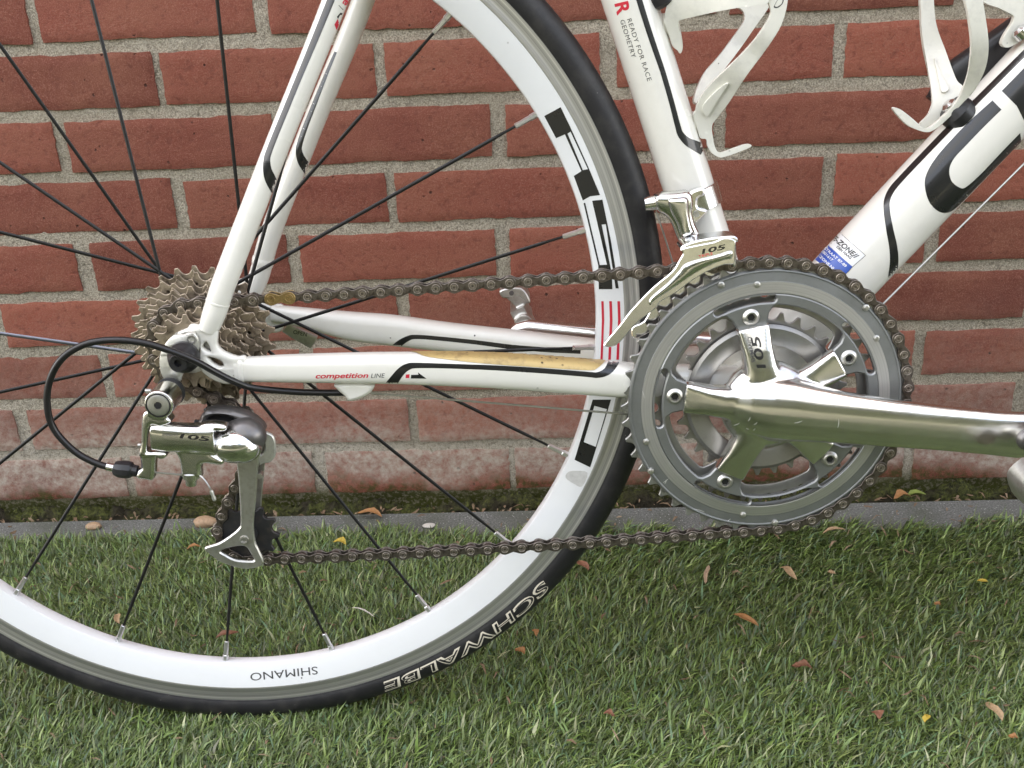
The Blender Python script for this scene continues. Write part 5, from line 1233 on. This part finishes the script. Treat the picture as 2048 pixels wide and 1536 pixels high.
# ================================================================== small things lying about
def leaf_mat(name, col): simple(name, col, 0, 0.6, var=0.25, scale=150, dirt=tuple(c*0.5 for c in col), dirt_amt=0.6, dirt_scale=350, bmp=0.2)
leaf_mat('leaf_orange', (0.34, 0.165, 0.06)); leaf_mat('leaf_tan', (0.40, 0.27, 0.15)); leaf_mat('leaf_brown', (0.20, 0.09, 0.05)); leaf_mat('leaf_yellow', (0.50, 0.36, 0.05)); leaf_mat('leaf_red', (0.24, 0.105, 0.06)); leaf_mat('pebble', (0.42, 0.28, 0.17)); leaf_mat('petal_white', (0.62, 0.58, 0.52)); leaf_mat('twig', (0.42, 0.30, 0.20)); leaf_mat('leaf_green', (0.20, 0.24, 0.05))
def leaf(name, px0, px1, width, mat, label, cat, group, z=12.0, curl=0.25, seed=0, chip=False):
    """a dry leaf lying between two picture points on the turf: pointed outline, keel, curl"""
    r = np.random.RandomState(seed); a, b = on_ground(*px0, z), on_ground(*px1, z); d = b-a; L = np.linalg.norm(d); d /= L
    width *= 0.85; s = np.cross([0, 0, 1.0], d); s /= np.linalg.norm(s); up = np.cross(d, s); n = 11; V, F = [], []
    mid = (a+b)/2
    for i in range(n):
        t = i/(n-1); w = width/2*(math.sin(math.pi*t)**(0.35 if chip else 0.8)*(1+0.12*r.uniform(-1, 1))+0.03)
        c = a+d*L*t+up*(curl*L*math.sin(math.pi*t)*0.5+r.uniform(-0.2, 0.2))+s*width*0.16*math.sin(2.3*t*math.pi+seed)
        for k, u in enumerate((-1, -0.5, 0, 0.5, 1)): V.append(c+s*w*u+up*(abs(u)*w*0.45-mid[2]*0))
    for i in range(n-1):
        for k in range(4): F.append((i*5+k, (i+1)*5+k, (i+1)*5+k+1, i*5+k+1))
    m = len(V); V += [v-up*0.5 for v in V]; F += [tuple(m+q for q in f[::-1]) for f in F[:]]
    edge = [k for k in range(5)]+[i*5+4 for i in range(1, n)]+[(n-1)*5+k for k in (3, 2, 1, 0)]+[i*5 for i in range(n-2, 0, -1)]
    F += [(edge[i], edge[(i+1) % len(edge)], m+edge[(i+1) % len(edge)], m+edge[i]) for i in range(len(edge))]
    V = [v-mid for v in V]
    me = to_mesh(name, V, F, mat, True, 60); o = link(name, me, None); o.location = mid*S
    setp(o, label=label, category=cat); 
    if group: o['group'] = group
    return o
GL = 'dry leaves fallen on the turf'
W3 = crop(1000, 1000, 1.954)
leaf('leaf', *W3((910, 448), (1008, 494)), 8.5, 'leaf_orange', 'bright orange bent leaf lying highest among the turf right of the tyre lettering', 'leaf', GL, seed=1)
leaf('leaf', *W3((1895, 790), (1962, 862)), 9, 'leaf_tan', 'long tan leaf near the bottom right corner of the turf', 'leaf', GL, seed=2)
leaf('leaf', *W3((1140, 648), (1220, 655)), 10, 'leaf_brown', 'dark brown curled leaf in the middle of the right turf', 'leaf', GL, seed=3)
leaf('leaf', *W3((1460, 825), (1490, 855)), 9, 'leaf_red', 'small reddish leaf at the lower right beside a yellow one', 'leaf', GL, seed=4)
leaf('leaf', *W3((1668, 838), (1662, 868)), 6, 'leaf_yellow', 'small bright yellow leaf upright in the lower right turf', 'leaf', GL, seed=5)
leaf('leaf', *W3((1095, 262), (1158, 312)), 9, 'leaf_tan', 'pale tan leaf with a red speck below the chainring', 'leaf', GL, seed=6)
leaf('twig', *W3((814, 255), (800, 326)), 4.5, 'twig', 'pale straight wood chip standing between tyre and chainring shade', 'twig', None, seed=7, chip=True, curl=0.05)
leaf('leaf', *W3((300, 240), (345, 275)), 9, 'leaf_red', 'red brown leaf close behind the tyre under the chain', 'leaf', GL, seed=8)
leaf('leaf', *W3((58, 582), (98, 600)), 8, 'leaf_orange', 'orange leaf just under the H of the tyre lettering', 'leaf', GL, seed=9)
leaf('leaf', *W3((130, 505), (146, 530)), 6, 'leaf_orange', 'tiny orange leaf touching the tyre lettering', 'leaf', GL, seed=10)
leaf('leaf', *W3((405, 830), (450, 842)), 6, 'leaf_red', 'small rust red leaf at the bottom centre of the turf', 'leaf', GL, seed=11)
leaf('leaf', *W3((1260, 130), (1350, 115)), 5.5, 'leaf_tan', 'narrow brown leaf at the turf edge right of the chain', 'leaf', GL, seed=12)
leaf('leaf', *W3((1280, 283), (1312, 288)), 6, 'leaf_tan', 'small pinkish tan leaf below the chainring, right of the pale one', 'leaf', GL, seed=13)
leaf('leaf', *W3((1865, 316), (1908, 320)), 5, 'leaf_yellow', 'small ochre leaf at the far right of the turf', 'leaf', GL, seed=14)
leaf('leaf', *W3((1985, 922), (2025, 930)), 6, 'leaf_orange', 'orange scrap of leaf in the bottom right corner', 'leaf', GL, seed=15)
leaf('leaf', *DD((1708, 1338), (1775, 1350)), 10, 'leaf_yellow', 'yellow leaf behind the chain right of the derailleur', 'leaf', GL, seed=16)
leaf('leaf', *DD((955, 1375), (1028, 1362)), 6, 'leaf_orange', 'orange brown leaf left of the lower jockey wheel', 'leaf', GL, seed=17)
leaf('leaf', *R6b((590, 280), (612, 325)), 7, 'leaf_tan', 'tan leaf seen between the two lowest left spokes', 'leaf', GL, seed=18)
leaf('leaf', *R6b((1104, 400), (1222, 372)), 8, 'leaf_brown', 'brown curved leaf behind the lowest spoke nipple', 'leaf', GL, seed=19)
leaf('leaf', *R6b((1800, 245), (1915, 290)), 1.6, 'petal_white', 'thin white stalk on the turf inside the wheel', 'stalk', None, seed=20, chip=True)
leaf('leaf', *W3((1695, 404), (1722, 410)), 6, 'leaf_orange', 'tiny orange leaf scrap in the upper right turf', 'leaf', GL, seed=21)
leaf('leaf', *crop(0, 0, 1.0)((715, 1026), (765, 1032)), 11, 'leaf_orange', 'rust orange leaf lying on the kerb behind the spokes', 'leaf', GL, z=3, seed=22)
leaf('leaf', *crop(0, 0, 1.0)((1786, 996), (1820, 990)), 13, 'leaf_orange', 'orange leaf on the kerb below the crank arm', 'leaf', GL, z=3, seed=23)
leaf('leaf', *crop(0, 0, 1.0)((1812, 992), (1852, 988)), 9, 'leaf_green', 'yellow green leaf on the kerb beside the orange one', 'leaf', GL, z=3, seed=24)
def pebble(p, r, mat, label, z):
    c = on_ground(*p, z); rr = np.random.RandomState(int(p[0])); V, F = ball((0, 0, 0), r, 8); V = [np.array(v)*(1+rr.uniform(-0.09, 0.09)) for v in V]
    o = part('pebble', (V, F), mat, None); o.location = c*S; setp(o, label=label, category='pebble')
pebble((410, 1044), (13, 8, 6.5), 'pebble', 'tan rounded pebble at the foot of the wall beside the derailleur chain', 2)
pebble((187, 1052), (9, 6, 4), 'pebble', 'small reddish pebble at the foot of the wall under the cable loop', 1)
pebble((858, 1051), (7, 5, 1.6), 'petal_white', 'flat white pebble on the kerb inside the wheel', 0)
